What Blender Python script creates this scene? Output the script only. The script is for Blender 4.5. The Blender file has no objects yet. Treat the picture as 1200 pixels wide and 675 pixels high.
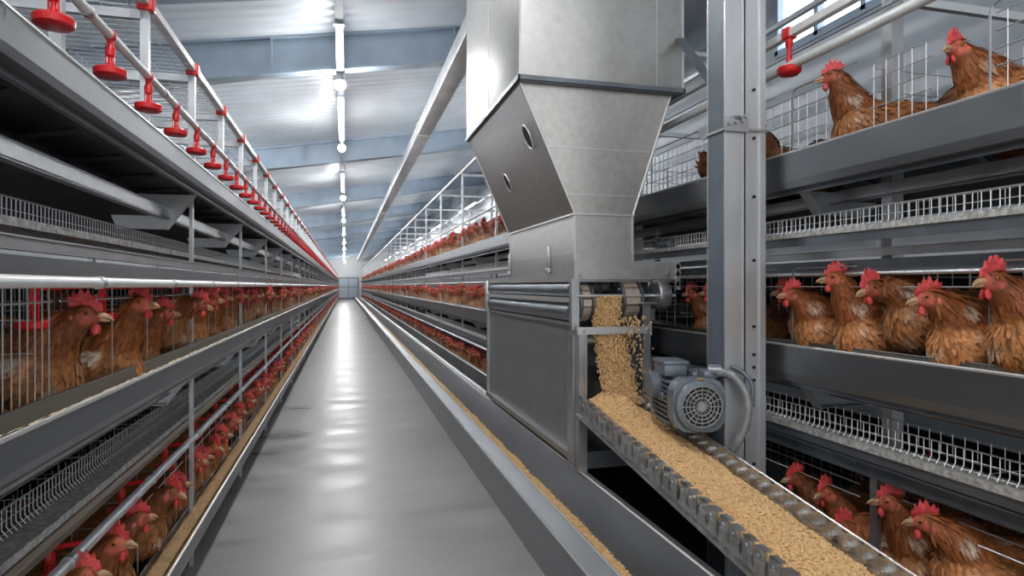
import bpy, bmesh, math, random
import numpy as np
from mathutils import Vector, Matrix, Euler, noise

random.seed(7)
rng = np.random.default_rng(7)
scene = bpy.context.scene
COL = scene.collection
H = 1.25                      # eye height; all z below are given relative to the eye and lifted by H when built
YAW = math.radians(14.9)
SN, CS = math.sin(YAW), math.cos(YAW)

# ------------------------------------------------------------------ camera, world, exposure
cam = bpy.data.cameras.new('camera')
cam.sensor_width = 36.0
cam.lens = 735 / 1200 * 36
cam.shift_y = -2.5 / 1200
cam.clip_start, cam.clip_end = 0.05, 200
co = bpy.data.objects.new('camera', cam)
COL.objects.link(co)
co.location = (0, 0, H)
co.rotation_euler = (math.pi / 2, 0, -YAW)
scene.camera = co

world = bpy.data.worlds.new('world')
scene.world = world
world.use_nodes = True
world.node_tree.nodes['Background'].inputs[0].default_value = (0.95, 0.97, 1.0, 1)
world.node_tree.nodes['Background'].inputs[1].default_value = 1.25

scene.view_settings.view_transform = 'Standard'
scene.view_settings.look = 'None'
scene.view_settings.gamma = 1
scene.view_settings.use_curve_mapping = False
scene.view_settings.exposure = 0.15
BULB = 520.0
TUBE = 75.0
WINDOW = 3.0
scene.cycles.use_denoising = True
scene.cycles.max_bounces = 8

# ------------------------------------------------------------------ materials
def mat(name, base, rough=0.5, metal=0.0, noise_scale=None, var=0.0, bump=0.0, stretch=(1, 1, 1), rvar=0.0, dirt=None, spec=0.5, detail=4):
    m = bpy.data.materials.new(name)
    m.use_nodes = True
    nt = m.node_tree
    b = nt.nodes['Principled BSDF']
    b.inputs['Base Color'].default_value = (*base, 1)
    b.inputs['Roughness'].default_value = rough
    b.inputs['Metallic'].default_value = metal
    b.inputs['Specular IOR Level'].default_value = spec
    if noise_scale:
        tc = nt.nodes.new('ShaderNodeTexCoord')
        mp = nt.nodes.new('ShaderNodeMapping')
        mp.inputs['Scale'].default_value = stretch
        nt.links.new(tc.outputs['Object'], mp.inputs['Vector'])
        n = nt.nodes.new('ShaderNodeTexNoise')
        n.inputs['Scale'].default_value = noise_scale
        n.inputs['Detail'].default_value = detail
        nt.links.new(mp.outputs[0], n.inputs['Vector'])
        if var:
            r = nt.nodes.new('ShaderNodeValToRGB')
            r.color_ramp.elements[0].position = 0.3
            r.color_ramp.elements[1].position = 0.72
            lo = dirt if dirt else tuple(c * (1 - var) for c in base)
            r.color_ramp.elements[0].color = (*lo, 1)
            r.color_ramp.elements[1].color = (*[min(1, c * (1 + var * 0.6)) for c in base], 1)
            nt.links.new(n.outputs['Fac'], r.inputs[0])
            nt.links.new(r.outputs[0], b.inputs['Base Color'])
        if rvar:
            mr = nt.nodes.new('ShaderNodeMapRange')
            mr.inputs[3].default_value = max(0.03, rough - rvar)
            mr.inputs[4].default_value = rough + rvar
            nt.links.new(n.outputs['Fac'], mr.inputs[0])
            nt.links.new(mr.outputs[0], b.inputs['Roughness'])
        if bump:
            bp = nt.nodes.new('ShaderNodeBump')
            bp.inputs['Strength'].default_value = bump
            bp.inputs['Distance'].default_value = 0.01
            nt.links.new(n.outputs['Fac'], bp.inputs['Height'])
            nt.links.new(bp.outputs[0], b.inputs['Normal'])
    return m

def emit(name, colour, strength):
    m = bpy.data.materials.new(name)
    m.use_nodes = True
    nt = m.node_tree
    b = nt.nodes['Principled BSDF']
    b.inputs['Base Color'].default_value = (*colour, 1)
    b.inputs['Emission Color'].default_value = (*colour, 1)
    b.inputs['Emission Strength'].default_value = strength
    return m

M = {}
M['galv'] = mat('galvanised_steel', (0.50, 0.51, 0.52), 0.36, 0.85, 9, 0.16, 0.03, rvar=0.08)
M['hopper'] = mat('hopper_sheet', (0.52, 0.515, 0.50), 0.42, 0.75, 26, 0.10, 0.03, rvar=0.06, detail=6)
M['cone'] = mat('hopper_cone_sheet', (0.56, 0.545, 0.52), 0.36, 0.8, 30, 0.12, 0.03, rvar=0.08, detail=6)
M['trough'] = mat('trough_sheet', (0.235, 0.245, 0.262), 0.38, 0.85, 5, 0.22, 0.02, (1, 0.25, 1), rvar=0.08)
M['dark'] = mat('dark_steel', (0.20, 0.22, 0.245), 0.42, 0.75, 8, 0.25, 0.03, rvar=0.1)
M['panel'] = mat('grey_panel', (0.33, 0.34, 0.355), 0.42, 0.7, 14, 0.15, 0.02, rvar=0.1)
M['rail'] = mat('light_steel', (0.72, 0.74, 0.76), 0.35, 0.6, 12, 0.1, 0.02, rvar=0.05)
M['edge'] = mat('bright_edge', (0.66, 0.66, 0.65), 0.42, 0.7)
M['wire'] = mat('wire', (0.62, 0.62, 0.62), 0.4, 0.6)
M['white'] = mat('white_plastic', (0.80, 0.80, 0.80), 0.35, 0.0, 20, 0.05)
M['pvc'] = mat('white_pipe', (0.78, 0.78, 0.77), 0.3, 0.0, 15, 0.06)
M['red'] = mat('red_plastic', (0.72, 0.02, 0.025), 0.32)
M['belt'] = mat('belt', (0.06, 0.06, 0.062), 0.6, 0.0, 12, 0.4)
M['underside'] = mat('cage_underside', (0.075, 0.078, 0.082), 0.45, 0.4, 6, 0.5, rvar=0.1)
M['duct'] = mat('dusty_duct', (0.26, 0.20, 0.14), 0.45, 0.3, 7, 0.35, stretch=(1, 0.3, 1), rvar=0.1)
M['perf'] = mat('perforated_belt', (0.60, 0.59, 0.56), 0.5, 0.3, 60, 0.5)
M['column'] = mat('column_steel', (0.62, 0.63, 0.645), 0.42, 0.7, 10, 0.10, 0.02, (1, 1, 0.15), rvar=0.05)
M['slate'] = mat('slate_paint', (0.15, 0.18, 0.22), 0.45, 0.3, 10, 0.15)
M['beam'] = mat('beam_paint', (0.36, 0.44, 0.53), 0.5, 0.1, 4, 0.12)
M['duct_roof'] = mat('pale_roof_duct', (0.66, 0.68, 0.70), 0.4, 0.4, 3, 0.2)
M['motor'] = mat('motor_paint', (0.17, 0.195, 0.225), 0.38, 0.25, 40, 0.12, 0.03)
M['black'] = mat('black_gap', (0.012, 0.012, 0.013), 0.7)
M['hose'] = mat('hose_grey', (0.33, 0.34, 0.34), 0.45, 0.3, 30, 0.25)
M['chain'] = mat('chain_steel', (0.56, 0.56, 0.55), 0.33, 0.85, 30, 0.35, 0.05, rvar=0.12)
M['slat'] = mat('drum_slat_metal', (0.60, 0.50, 0.42), 0.4, 0.5, 40, 0.2)
M['yellow'] = mat('yellow_mark', (0.75, 0.5, 0.05), 0.5)
M['feed'] = mat('feed', (0.80, 0.52, 0.25), 0.7, 0, 110, 0.22, 0.5)
M['feed_dim'] = mat('trough_feed', (0.86, 0.68, 0.44), 0.8, 0, 90, 0.4, 0.5)
M['feed_brown'] = mat('brown_trough_feed', (0.44, 0.27, 0.125), 0.8, 0, 90, 0.4, 0.5)
M['comb'] = mat('comb_red', (0.70, 0.070, 0.070), 0.5, 0, 120, 0.3, 0.3)
M['wattle'] = mat('wattle_red', (0.64, 0.06, 0.058), 0.45, 0, 120, 0.25, 0.2)
M['lobe'] = mat('earlobe', (0.66, 0.15, 0.12), 0.5)
M['beak'] = mat('beak_horn', (0.50, 0.29, 0.15), 0.4, 0, 60, 0.25)
M['leg'] = mat('leg_skin', (0.55, 0.40, 0.18), 0.55, 0, 80, 0.25)
M['iris'] = mat('eye_amber', (0.45, 0.16, 0.03), 0.15)
M['pupil'] = mat('eye_pupil', (0.008, 0.006, 0.005), 0.08)
M['bulb'] = emit('lamp_glow', (1.0, 0.985, 0.96), BULB)
M['tube'] = emit('tube_glow', (0.96, 0.98, 1.0), TUBE)
M['daylight'] = emit('window_daylight', (0.78, 0.87, 1.0), WINDOW)

def feather_mat():
    m = bpy.data.materials.new('plumage')
    m.use_nodes = True
    nt = m.node_tree
    b = nt.nodes['Principled BSDF']
    at = nt.nodes.new('ShaderNodeAttribute')
    at.attribute_name = 'tone'
    n = nt.nodes.new('ShaderNodeTexNoise')
    n.inputs['Scale'].default_value = 60
    n.inputs['Detail'].default_value = 5
    tc = nt.nodes.new('ShaderNodeTexCoord')
    nt.links.new(tc.outputs['Object'], n.inputs['Vector'])
    mr = nt.nodes.new('ShaderNodeMapRange')
    mr.inputs[1].default_value, mr.inputs[2].default_value = 0.25, 0.75
    mr.inputs[3].default_value, mr.inputs[4].default_value = 0.6, 1.35
    nt.links.new(n.outputs['Fac'], mr.inputs[0])
    oi = nt.nodes.new('ShaderNodeObjectInfo')
    mr2 = nt.nodes.new('ShaderNodeMapRange')
    mr2.inputs[3].default_value, mr2.inputs[4].default_value = 0.75, 1.2
    nt.links.new(oi.outputs['Random'], mr2.inputs[0])
    mu = nt.nodes.new('ShaderNodeMath')
    mu.operation = 'MULTIPLY'
    nt.links.new(mr.outputs[0], mu.inputs[0])
    nt.links.new(mr2.outputs[0], mu.inputs[1])
    mx = nt.nodes.new('ShaderNodeVectorMath')
    mx.operation = 'SCALE'
    nt.links.new(at.outputs['Color'], mx.inputs[0])
    nt.links.new(mu.outputs[0], mx.inputs['Scale'])
    nt.links.new(mx.outputs[0], b.inputs['Base Color'])
    b.inputs['Roughness'].default_value = 0.62
    b.inputs['Specular IOR Level'].default_value = 0.35
    return m
M['plumage'] = feather_mat()

def stripes(name, base, period, axis, rough=0.45, metal=0.2, strength=0.6, tint=0.1):
    """Ribbed sheet: a wave along one axis drives the bump."""
    m = mat(name, base, rough, metal)
    nt = m.node_tree
    b = nt.nodes['Principled BSDF']
    tc = nt.nodes.new('ShaderNodeTexCoord')
    w = nt.nodes.new('ShaderNodeTexWave')
    w.bands_direction = axis
    w.inputs['Scale'].default_value = 2 * math.pi / period / 20
    w.inputs['Distortion'].default_value = 0
    nt.links.new(tc.outputs['Object'], w.inputs['Vector'])
    bp = nt.nodes.new('ShaderNodeBump')
    bp.inputs['Strength'].default_value = strength
    bp.inputs['Distance'].default_value = 0.02
    nt.links.new(w.outputs['Fac'], bp.inputs['Height'])
    nt.links.new(bp.outputs[0], b.inputs['Normal'])
    n = nt.nodes.new('ShaderNodeTexNoise')
    n.inputs['Scale'].default_value = 1.2
    nt.links.new(tc.outputs['Object'], n.inputs['Vector'])
    r = nt.nodes.new('ShaderNodeValToRGB')
    r.color_ramp.elements[0].position, r.color_ramp.elements[1].position = 0.3, 0.7
    r.color_ramp.elements[0].color = (*[c * (1 - tint) for c in base], 1)
    r.color_ramp.elements[1].color = (*[c * (1 + tint) for c in base], 1)
    nt.links.new(n.outputs['Fac'], r.inputs[0])
    nt.links.new(r.outputs[0], b.inputs['Base Color'])
    return m
M['roof'] = stripes('roof_sheet', (0.78, 0.84, 0.90), 0.19, 'Y')
M['siding'] = stripes('wall_siding', (0.42, 0.45, 0.48), 0.22, 'Z')
M['endwall'] = mat('end_wall', (0.88, 0.90, 0.93), 0.6)
M['door'] = mat('door_paint', (0.62, 0.70, 0.78), 0.45, 0.1)

def floor_mat():
    m = mat('concrete', (0.34, 0.335, 0.33), 0.3, 0.0)
    nt = m.node_tree
    b = nt.nodes['Principled BSDF']
    tc = nt.nodes.new('ShaderNodeTexCoord')
    n1 = nt.nodes.new('ShaderNodeTexNoise'); n1.inputs['Scale'].default_value = 2.2; n1.inputs['Detail'].default_value = 8
    n2 = nt.nodes.new('ShaderNodeTexNoise'); n2.inputs['Scale'].default_value = 90; n2.inputs['Detail'].default_value = 4
    mp = nt.nodes.new('ShaderNodeMapping'); mp.inputs['Scale'].default_value = (0.55, 1.6, 1)
    nt.links.new(tc.outputs['Object'], mp.inputs[0]); nt.links.new(mp.outputs[0], n1.inputs['Vector']); nt.links.new(tc.outputs['Object'], n2.inputs['Vector'])
    ad = nt.nodes.new('ShaderNodeMix'); ad.data_type = 'FLOAT'; ad.inputs[0].default_value = 0.3
    nt.links.new(n1.outputs['Fac'], ad.inputs[2]); nt.links.new(n2.outputs['Fac'], ad.inputs[3])
    r = nt.nodes.new('ShaderNodeValToRGB')
    r.color_ramp.elements[0].position, r.color_ramp.elements[1].position = 0.3, 0.72
    r.color_ramp.elements[0].color, r.color_ramp.elements[1].color = (0.25, 0.243, 0.237, 1), (0.40, 0.39, 0.378, 1)
    nt.links.new(ad.outputs[0], r.inputs[0]); nt.links.new(r.outputs[0], b.inputs['Base Color'])
    mr = nt.nodes.new('ShaderNodeMapRange'); mr.inputs[1].default_value, mr.inputs[2].default_value = 0.3, 0.7
    mr.inputs[3].default_value, mr.inputs[4].default_value = 0.27, 0.50
    nt.links.new(n1.outputs['Fac'], mr.inputs[0]); nt.links.new(mr.outputs[0], b.inputs['Roughness'])
    bp = nt.nodes.new('ShaderNodeBump'); bp.inputs['Strength'].default_value = 0.10; bp.inputs['Distance'].default_value = 0.002
    nt.links.new(n2.outputs['Fac'], bp.inputs['Height']); nt.links.new(bp.outputs[0], b.inputs['Normal'])
    return m
M['floor'] = floor_mat()

# ------------------------------------------------------------------ mesh builder
class MB:
    """Collects shapes and links them as ONE mesh object."""
    def __init__(s):
        s.v, s.f, s.mi, s.cur = [], [], [], 0
    def use(s, i):
        s.cur = i
        return s
    def _add(s, vs, fs):
        o = len(s.v)
        s.v.extend(tuple(p) for p in vs)
        s.f.extend(tuple(i + o for i in f) for f in fs)
        s.mi.extend([s.cur] * len(fs))
        return s
    def hexa(s, c):
        return s._add(c, [(0, 3, 2, 1), (4, 5, 6, 7), (0, 1, 5, 4), (1, 2, 6, 5), (2, 3, 7, 6), (3, 0, 4, 7)])
    def box(s, x0, x1, y0, y1, z0, z1):
        return s.hexa([(x0, y0, z0), (x1, y0, z0), (x1, y1, z0), (x0, y1, z0), (x0, y0, z1), (x1, y0, z1), (x1, y1, z1), (x0, y1, z1)])
    def bbox(s, x0, x1, y0, y1, z0, z1, b=0.004):
        """box with chamfered vertical and horizontal edges (as a small 3-level stack)"""
        bm = bmesh.new()
        bmesh.ops.create_cube(bm, size=1)
        for v in bm.verts:
            v.co = Vector(((x0 + x1) / 2 + v.co.x * (x1 - x0), (y0 + y1) / 2 + v.co.y * (y1 - y0), (z0 + z1) / 2 + v.co.z * (z1 - z0)))
        bmesh.ops.bevel(bm, geom=bm.edges[:], offset=b, segments=2, profile=0.5, affect='EDGES')
        return s.bm(bm)
    def bm(s, bm, mtx=None):
        bm.verts.index_update()
        vs = [(mtx @ v.co) if mtx else v.co.copy() for v in bm.verts]
        fs = [[v.index for v in f.verts] for f in bm.faces]
        bm.free()
        return s._add(vs, fs)
    def prism(s, prof, y0, y1):
        n = len(prof)
        vs = [(x, y0, z) for x, z in prof] + [(x, y1, z) for x, z in prof]
        fs = [tuple(range(n)), tuple(range(2 * n - 1, n - 1, -1))] + [(i, i + n, (i + 1) % n + n, (i + 1) % n) for i in range(n)]
        return s._add(vs, fs)
    def sheet(s, line, t, y0, y1):
        """polyline in (x,z) thickened by t and run along Y; quads only"""
        P = [Vector(p) for p in line]
        L, R = [], []
        for i, p in enumerate(P):
            d = (P[min(i + 1, len(P) - 1)] - P[max(i - 1, 0)]).normalized()
            nn = Vector((-d.y, d.x)) * t / 2
            L.append(p + nn)
            R.append(p - nn)
        for i in range(len(P) - 1):
            a, b, c, d = L[i], L[i + 1], R[i + 1], R[i]
            s.hexa([(a.x, y0, a.y), (b.x, y0, b.y), (b.x, y1, b.y), (a.x, y1, a.y), (d.x, y0, d.y), (c.x, y0, c.y), (c.x, y1, c.y), (d.x, y1, d.y)])
        return s
    def tube(s, pts, r, n=8, cap=True):
        pts = [Vector(p) for p in pts]
        rs = r if isinstance(r, (list, tuple)) else [r] * len(pts)
        up = None
        rings = []
        for i, p in enumerate(pts):
            d = (pts[min(i + 1, len(pts) - 1)] - pts[max(i - 1, 0)]).normalized()
            if up is None:
                up = d.orthogonal().normalized()
                if n == 4:
                    up = Vector((0, 0, 1)) if abs(d.z) < 0.9 else Vector((1, 0, 0))
            a = (up - d * up.dot(d)).normalized()
            up = a
            b = d.cross(a)
            rings.append([p + (a * math.cos(2 * math.pi * k / n) + b * math.sin(2 * math.pi * k / n)) * rs[i] for k in range(n)])
        vs = [q for ring in rings for q in ring]
        fs = []
        for i in range(len(pts) - 1):
            for k in range(n):
                fs.append((i * n + k, i * n + (k + 1) % n, (i + 1) * n + (k + 1) % n, (i + 1) * n + k))
        if cap:
            fs.append(tuple(range(n - 1, -1, -1)))
            fs.append(tuple((len(pts) - 1) * n + k for k in range(n)))
        return s._add(vs, fs)
    def wire(s, a, b, r):
        """thin four-sided rod between two points"""
        return s.tube([a, b], r, 4)
    def lathe(s, prof, c, axis='Z', n=20):
        """prof: (r, h) pairs about an axis through c"""
        vs, fs = [], []
        for r, h in prof:
            for k in range(n):
                a = 2 * math.pi * k / n
                p = (r * math.cos(a), r * math.sin(a), h)
                if axis == 'Y':
                    p = (p[0], p[2], p[1])
                elif axis == 'X':
                    p = (p[2], p[0], p[1])
                vs.append((c[0] + p[0], c[1] + p[1], c[2] + p[2]))
        for i in range(len(prof) - 1):
            for k in range(n):
                fs.append((i * n + k, i * n + (k + 1) % n, (i + 1) * n + (k + 1) % n, (i + 1) * n + k))
        fs.append(tuple(range(n - 1, -1, -1)))
        fs.append(tuple((len(prof) - 1) * n + k for k in range(n)))
        return s._add(vs, fs)
    def ball(s, c, r, mtx=None, seg=14, rings=9):
        bm = bmesh.new()
        bmesh.ops.create_uvsphere(bm, u_segments=seg, v_segments=rings, radius=1)
        rr = r if isinstance(r, (tuple, list)) else (r, r, r)
        m = Matrix.Translation(c) @ (mtx if mtx else Matrix.Identity(4)) @ Matrix.Diagonal((*rr, 1))
        return s.bm(bm, m)
    def mesh(s, name, mats, off=(0, 0, 0), lift=0.0, angle=40):
        me = bpy.data.meshes.new(name)
        vs = np.array(s.v, dtype=np.float64).reshape(-1, 3)
        vs[:, 2] += lift
        vs -= np.array(off)
        me.from_pydata(vs.tolist(), [], s.f)
        for m in (mats if isinstance(mats, (list, tuple)) else [mats]):
            me.materials.append(m)
        if any(s.mi):
            me.polygons.foreach_set('material_index', s.mi)
        b = bmesh.new()
        b.from_mesh(me)
        bmesh.ops.recalc_face_normals(b, faces=b.faces[:])
        b.to_mesh(me)
        b.free()
        me.polygons.foreach_set('use_smooth', [True] * len(me.polygons))
        me.set_sharp_from_angle(angle=math.radians(angle))
        return me
    def build(s, name, mats, parent=None, lift=H, angle=40):
        off = (0, 0, 0)
        if parent is not None:
            p, o = parent, Vector((0, 0, 0))
            while p is not None:
                o = o + p.location
                p = p.parent
            off = tuple(o)
        ob = bpy.data.objects.new(name, s.mesh(name, mats, off, lift, angle))
        COL.objects.link(ob)
        ob.parent = parent
        return ob

def tag(o, label=None, cat=None, group=None, kind=None):
    if label: o['label'] = label
    if cat: o['category'] = cat
    if group: o['group'] = group
    if kind: o['kind'] = kind
    return o

def thing(name, label, cat, loc, group=None):
    """Empty at a thing's base; loc z is relative to the eye"""
    o = bpy.data.objects.new(name, None)
    o.empty_display_size = 0.1
    COL.objects.link(o)
    o.location = (loc[0], loc[1], loc[2] + H)
    return tag(o, label, cat, group)

def plain_copy(o, parent=None):
    c = o.copy()
    COL.objects.link(c)
    c.parent = parent
    return c

FL = -H          # floor
YE = 61.0        # end wall

# ------------------------------------------------------------------ the building
def ceil_z(x): return 2.75 + 0.16 * x
tag(MB().box(-3.6, 4.0, -3, YE, FL - 0.1, FL).build('floor', M['floor']), kind='structure')
tag(MB().hexa([(-3.7, -3, ceil_z(-3.7)), (4.1, -3, ceil_z(4.1)), (4.1, YE, ceil_z(4.1)), (-3.7, YE, ceil_z(-3.7)),
               (-3.7, -3, ceil_z(-3.7) + .06), (4.1, -3, ceil_z(4.1) + .06), (4.1, YE, ceil_z(4.1) + .06), (-3.7, YE, ceil_z(-3.7) + .06)]).build('ceiling', M['roof']), kind='structure')
tag(MB().box(-3.7, -3.6, -3, YE, FL, ceil_z(-3.65)).build('wall_left', M['siding']), kind='structure')
wr = MB()
WY = [(5.12, 4.72), (4.60, 4.20), (4.08, 3.55)]     # window lights in the right wall
W0, W1 = 2.2, 3.2
wr.box(4.0, 4.1, -3, 3.5, FL, ceil_z(4.0)).box(4.0, 4.1, 5.17, YE, FL, ceil_z(4.0)).box(4.0, 4.1, 3.5, 5.17, FL, W0).box(4.0, 4.1, 3.5, 5.17, W1, ceil_z(4.0))
tag(wr.build('wall_right', M['siding']), kind='structure')
wf = MB()
wf.box(3.985, 4.09, 3.5, 5.17, W0 - .03, W0 + .04).box(3.985, 4.09, 3.5, 5.17, W1 - .04, W1 + .02)
for y in (3.5, 4.085, 4.605, 5.125):
    wf.box(3.985, 4.09, y, y + .05, W0, W1)
wo = tag(wf.build('window_1', M['beam']), kind='structure')
MB().box(4.05, 4.06, 3.52, 5.15, W0 + .02, W1 - .02).build('window_pane', M['daylight'], wo)
tag(MB().box(-3.7, 4.1, YE, YE + .1, FL, ceil_z(4.1)).build('wall_end', M['endwall']), kind='structure')
dr = MB()
dr.box(-.55, .28, YE - .06, YE, FL, .72).box(.32, 1.15, YE - .06, YE, FL, .72)
d1 = tag(dr.build('door_1', M['door']), kind='structure')
dt = MB()
dt.box(-.62, -.55, YE - .09, YE, FL, .8).box(1.15, 1.22, YE - .09, YE, FL, .8).box(-.62, 1.22, YE - .09, YE, .72, .8)
dt.box(.28, .32, YE - .08, YE, FL, .72).box(-.55, 1.15, YE - .075, YE, -.12, -.06).box(-.55, 1.15, YE - .075, YE, FL, FL + .12)
dt.build('door_frame', M['slate'], d1)

BEAMS = [5.72, 7.1, 12.3, 18.2, 24.3, 30.4, 36.5, 42.6, 48.7, 54.8]
for i, y in enumerate(BEAMS):
    b = MB()
    dep = 0.17 if i == 0 else 0.40
    def bz(x, k): return ceil_z(x) - k
    def slab(y0, y1, k0, k1):
        b.hexa([(-3.6, y0, bz(-3.6, k1)), (4.0, y0, bz(4.0, k1)), (4.0, y1, bz(4.0, k1)), (-3.6, y1, bz(-3.6, k1)),
                (-3.6, y0, bz(-3.6, k0)), (4.0, y0, bz(4.0, k0)), (4.0, y1, bz(4.0, k0)), (-3.6, y1, bz(-3.6, k0))])
    slab(y - .01, y + .01, .0, dep)
    slab(y - .08, y + .08, dep - .02, dep)
    slab(y - .08, y + .08, .0, .02)
    for x in (-2.6, -0.75, 1.2, 2.8):
        if i:
            b.box(x - .008, x + .008, y - .075, y, bz(x, dep - .02), bz(x, .02))
    tag(b.build('trim_%d' % (i + 1), M['beam']), kind='structure')

# long pale duct under the beams
k = MB()
k.bbox(1.06, 1.26, 2.0, 60.5, 2.29, 2.47, .01)
for y in (9.6, 14.8, 20, 26, 32, 38, 44, 50, 56):
    k.box(1.05, 1.27, y - .03, y + .03, 2.28, 2.48)
o = tag(k.build('ventilation_duct', M['duct_roof']), 'long pale metal duct running under the roof beams beside the hopper', 'duct')

# light track and lamps
t = thing('light_track', 'narrow grey lamp track running along the roof above the aisle', 'light track', (-.05, 2, 2.26))
MB().box(-.085, -.015, 1.5, 60.6, 2.30, 2.335).build('channel', M['beam'], t)
for y in BEAMS:
    MB().box(-.095, -.005, y - .03, y + .03, 2.29, 2.36).build('clamp', M['galv'], t)
LAMPS = [-2.2, 0.8, 3.6, 7.0, 10.2, 16.0, 21.5, 27.0, 32.4, 37.8, 43.2, 48.6, 54.0, 59.0]
ordn = {7.0: 'lamp hanging just under the first wide roof beam', 10.2: 'brightest large lamp hanging under the second wide roof beam', 16.0: 'glowing lamp on the track next beyond the brightest large one'}
for y in LAMPS:
    far = y > 16.5
    lab = ordn.get(y, 'small glowing lamp far down the track over the aisle' if far else 'glowing lamp on the track overhead near the camera')
    t = thing('pendant_lamp', lab, 'lamp', (-.05, y, 2.20), 'far lamps along the aisle track' if far else ('lamps overhead near the camera' if y < 4 else None))
    MB().lathe([(.02, .10), (.035, .08), (.045, .03), (.05, .0)], (-.05, y, 2.20), 'Z', 16).build('socket', M['galv'], t)
    MB().ball((-.05, y, 2.165), (.055, .055, .06), None, 14, 10).build('bulb', M['bulb'], t)
for i, y in enumerate(BEAMS[1:]):
    t = thing('batten_light', 'slim white tube light on the aisle track between two roof beams', 'tube light', (-.05, y + 1.9, 2.24), 'tube lights on the aisle track')
    MB().bbox(-.09, -.01, y + .8, y + 3.0, 2.262, 2.30, .006).build('housing', M['white'], t)
    MB().tube([(-.05, y + .84, 2.245), (-.05, y + 2.96, 2.245)], .016, 10).build('tube', M['tube'], t)
for sx, nm in ((-2.95, 'added tube light brightening the ceiling behind the rack with the red drinkers'), (3.25, 'added tube light brightening the ceiling behind the rack beyond the hopper')):  # added lamps, no known source there; they light the roof more evenly
    for y in range(11, 58, 6):
        t = thing('batten_light', nm, 'tube light', (sx, y, 2.16), 'added tube lights for the ceiling at %s' % ('the drinker side' if sx < 0 else 'the hopper side'))
        zz = 2.10
        MB().bbox(sx - .05, sx + .05, y - 1.2, y + 1.2, zz + .035, zz + .07, .006).build('housing', M['white'], t)
        MB().tube([(sx, y - 1.15, zz), (sx, y + 1.15, zz)], .024, 10).build('tube', M['tube'], t)
        MB().box(sx - .01, sx + .01, y - .01, y + .01, zz + .07, ceil_z(sx) + .005).build('hanger', M['galv'], t)
# thin tie rods under the roof
for a, b, lab in (((-2.2, 7.35, 2.0), (-.1, 7.12, 2.36), 'thin grey tie rod slanting to the first wide roof beam'), ((-2.4, 12.0, 1.95), (-.9, 12.25, 2.22), 'thin grey tie rod slanting to the second wide roof beam')):
    tag(MB().tube([a, b], .008, 6).build('tie_rod', M['galv']), lab, 'tie rod')

# ------------------------------------------------------------------ cage racks
class Rack: pass
L, F, N = Rack(), Rack(), Rack()
L.s, L.lip, L.y0, L.y1 = -1, .559, .3, 60.0
L.tz = [(.478, 0.0), (-.262, 0.0), (-1.002, .03)]
L.th, L.sec, L.post0, L.postu, L.ptop = .078, .68, 2.40 - .68 * 3, .09, .97
L.eg_u, L.eg_top, L.eg_bot = .22, -.265, -.325
F.s, F.lip, F.y0, F.y1 = 1, 1.41, 5.05, 60.0
F.tz = [(.482, 0.0), (-.258, 0.0), (-.998, 0.0)]
F.th, F.sec, F.post0, F.postu, F.ptop = .125, 1.95, 6.35, .10, 1.53
F.eg_u, F.eg_top, F.eg_bot = .10, -.245, -.305
N.s, N.lip, N.y0, N.y1 = 1, 1.648, .25, 4.92
N.tz = [(.511, 0.0), (-.2285, 0.0), (-.9685, 0.0)]
N.th, N.sec, N.post0, N.postu, N.ptop = .135, 2.0, 1.80, .20, 1.62
N.eg_u, N.eg_top, N.eg_bot = .085, -.242, -.303
L.name, F.name, N.name = 'left', 'far right', 'near right'
NAMES = ('top', 'middle', 'bottom')

# hens near the camera: where each stands (used for the feeding openings too)
HS = 1.16
POSES = [dict(neck=.82, head_yaw=0.15, lean=.012), dict(neck=1.0, head_yaw=-.25, lean=.0), dict(neck=.68, head_yaw=.35, lean=.03, pitch=.25), dict(neck=.78, head_yaw=-.55, lean=.02, pitch=.1), dict(neck=.90, head_yaw=.6, lean=.01)]
birds = []      # (R, tier, y of the head, u offset, pose, yaw jitter, label, dz)
def y_from_px(R, px, u=.06):
    x = R.s * (R.lip + u)
    d = x * 760.6 / (px - 404.5)
    return (d - SN * x) / CS
def bird(R, ti, px, pose, yaw=0, label=None, u=0., dz=0., y=None, group=None, face=1, s=1.0, hz=None):
    if hz is not None:
        dz = hz + .058 - HS * (.242 + (POSES[pose]['neck'] - 1) * .25)
    birds.append(dict(R=R, ti=ti, y=y_from_px(R, px) if y is None else y, u=u, pose=pose, yaw=yaw, label=label, dz=dz, group=group, face=face, s=s))

# near rack, middle tier
bird(N, 1, 937, 0, .1, 'low brown hen next to the steel column on the middle tier', hz=.195)
bird(N, 1, 986, 1, .05, 'tall upright brown hen, second from the column on the middle tier', hz=.25)
bird(N, 1, 1046, 2, .25, 'dark brown hen bending its head behind the wire door post, middle tier', u=.01, hz=.22)
bird(N, 1, 1102, 3, -.15, 'brown hen stretching its head between two wire posts, fourth from the column', u=-.01, hz=.195)
bird(N, 1, 1187, 0, -.05, 'brown hen cut by the picture edge on the middle tier behind the column', u=-.02, hz=.235)
bird(N, 1, 1150, 0, 2.6, 'hen with pale tail turned away behind the last wire post, middle tier', u=.18, y=1.45, hz=.10)
bird(N, 1, 826, 1, .1, 'red combed hen touching the hopper side of the steel column, middle tier', u=.04, hz=.20)
bird(N, 1, 800, 4, .2, 'dark hen between the drive pulley and the column, middle tier', u=.07, hz=.19)
bird(N, 1, 905, 3, .0, 'dark hen half hidden behind the far edge of the column, middle tier', u=.10, hz=.21)
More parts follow.
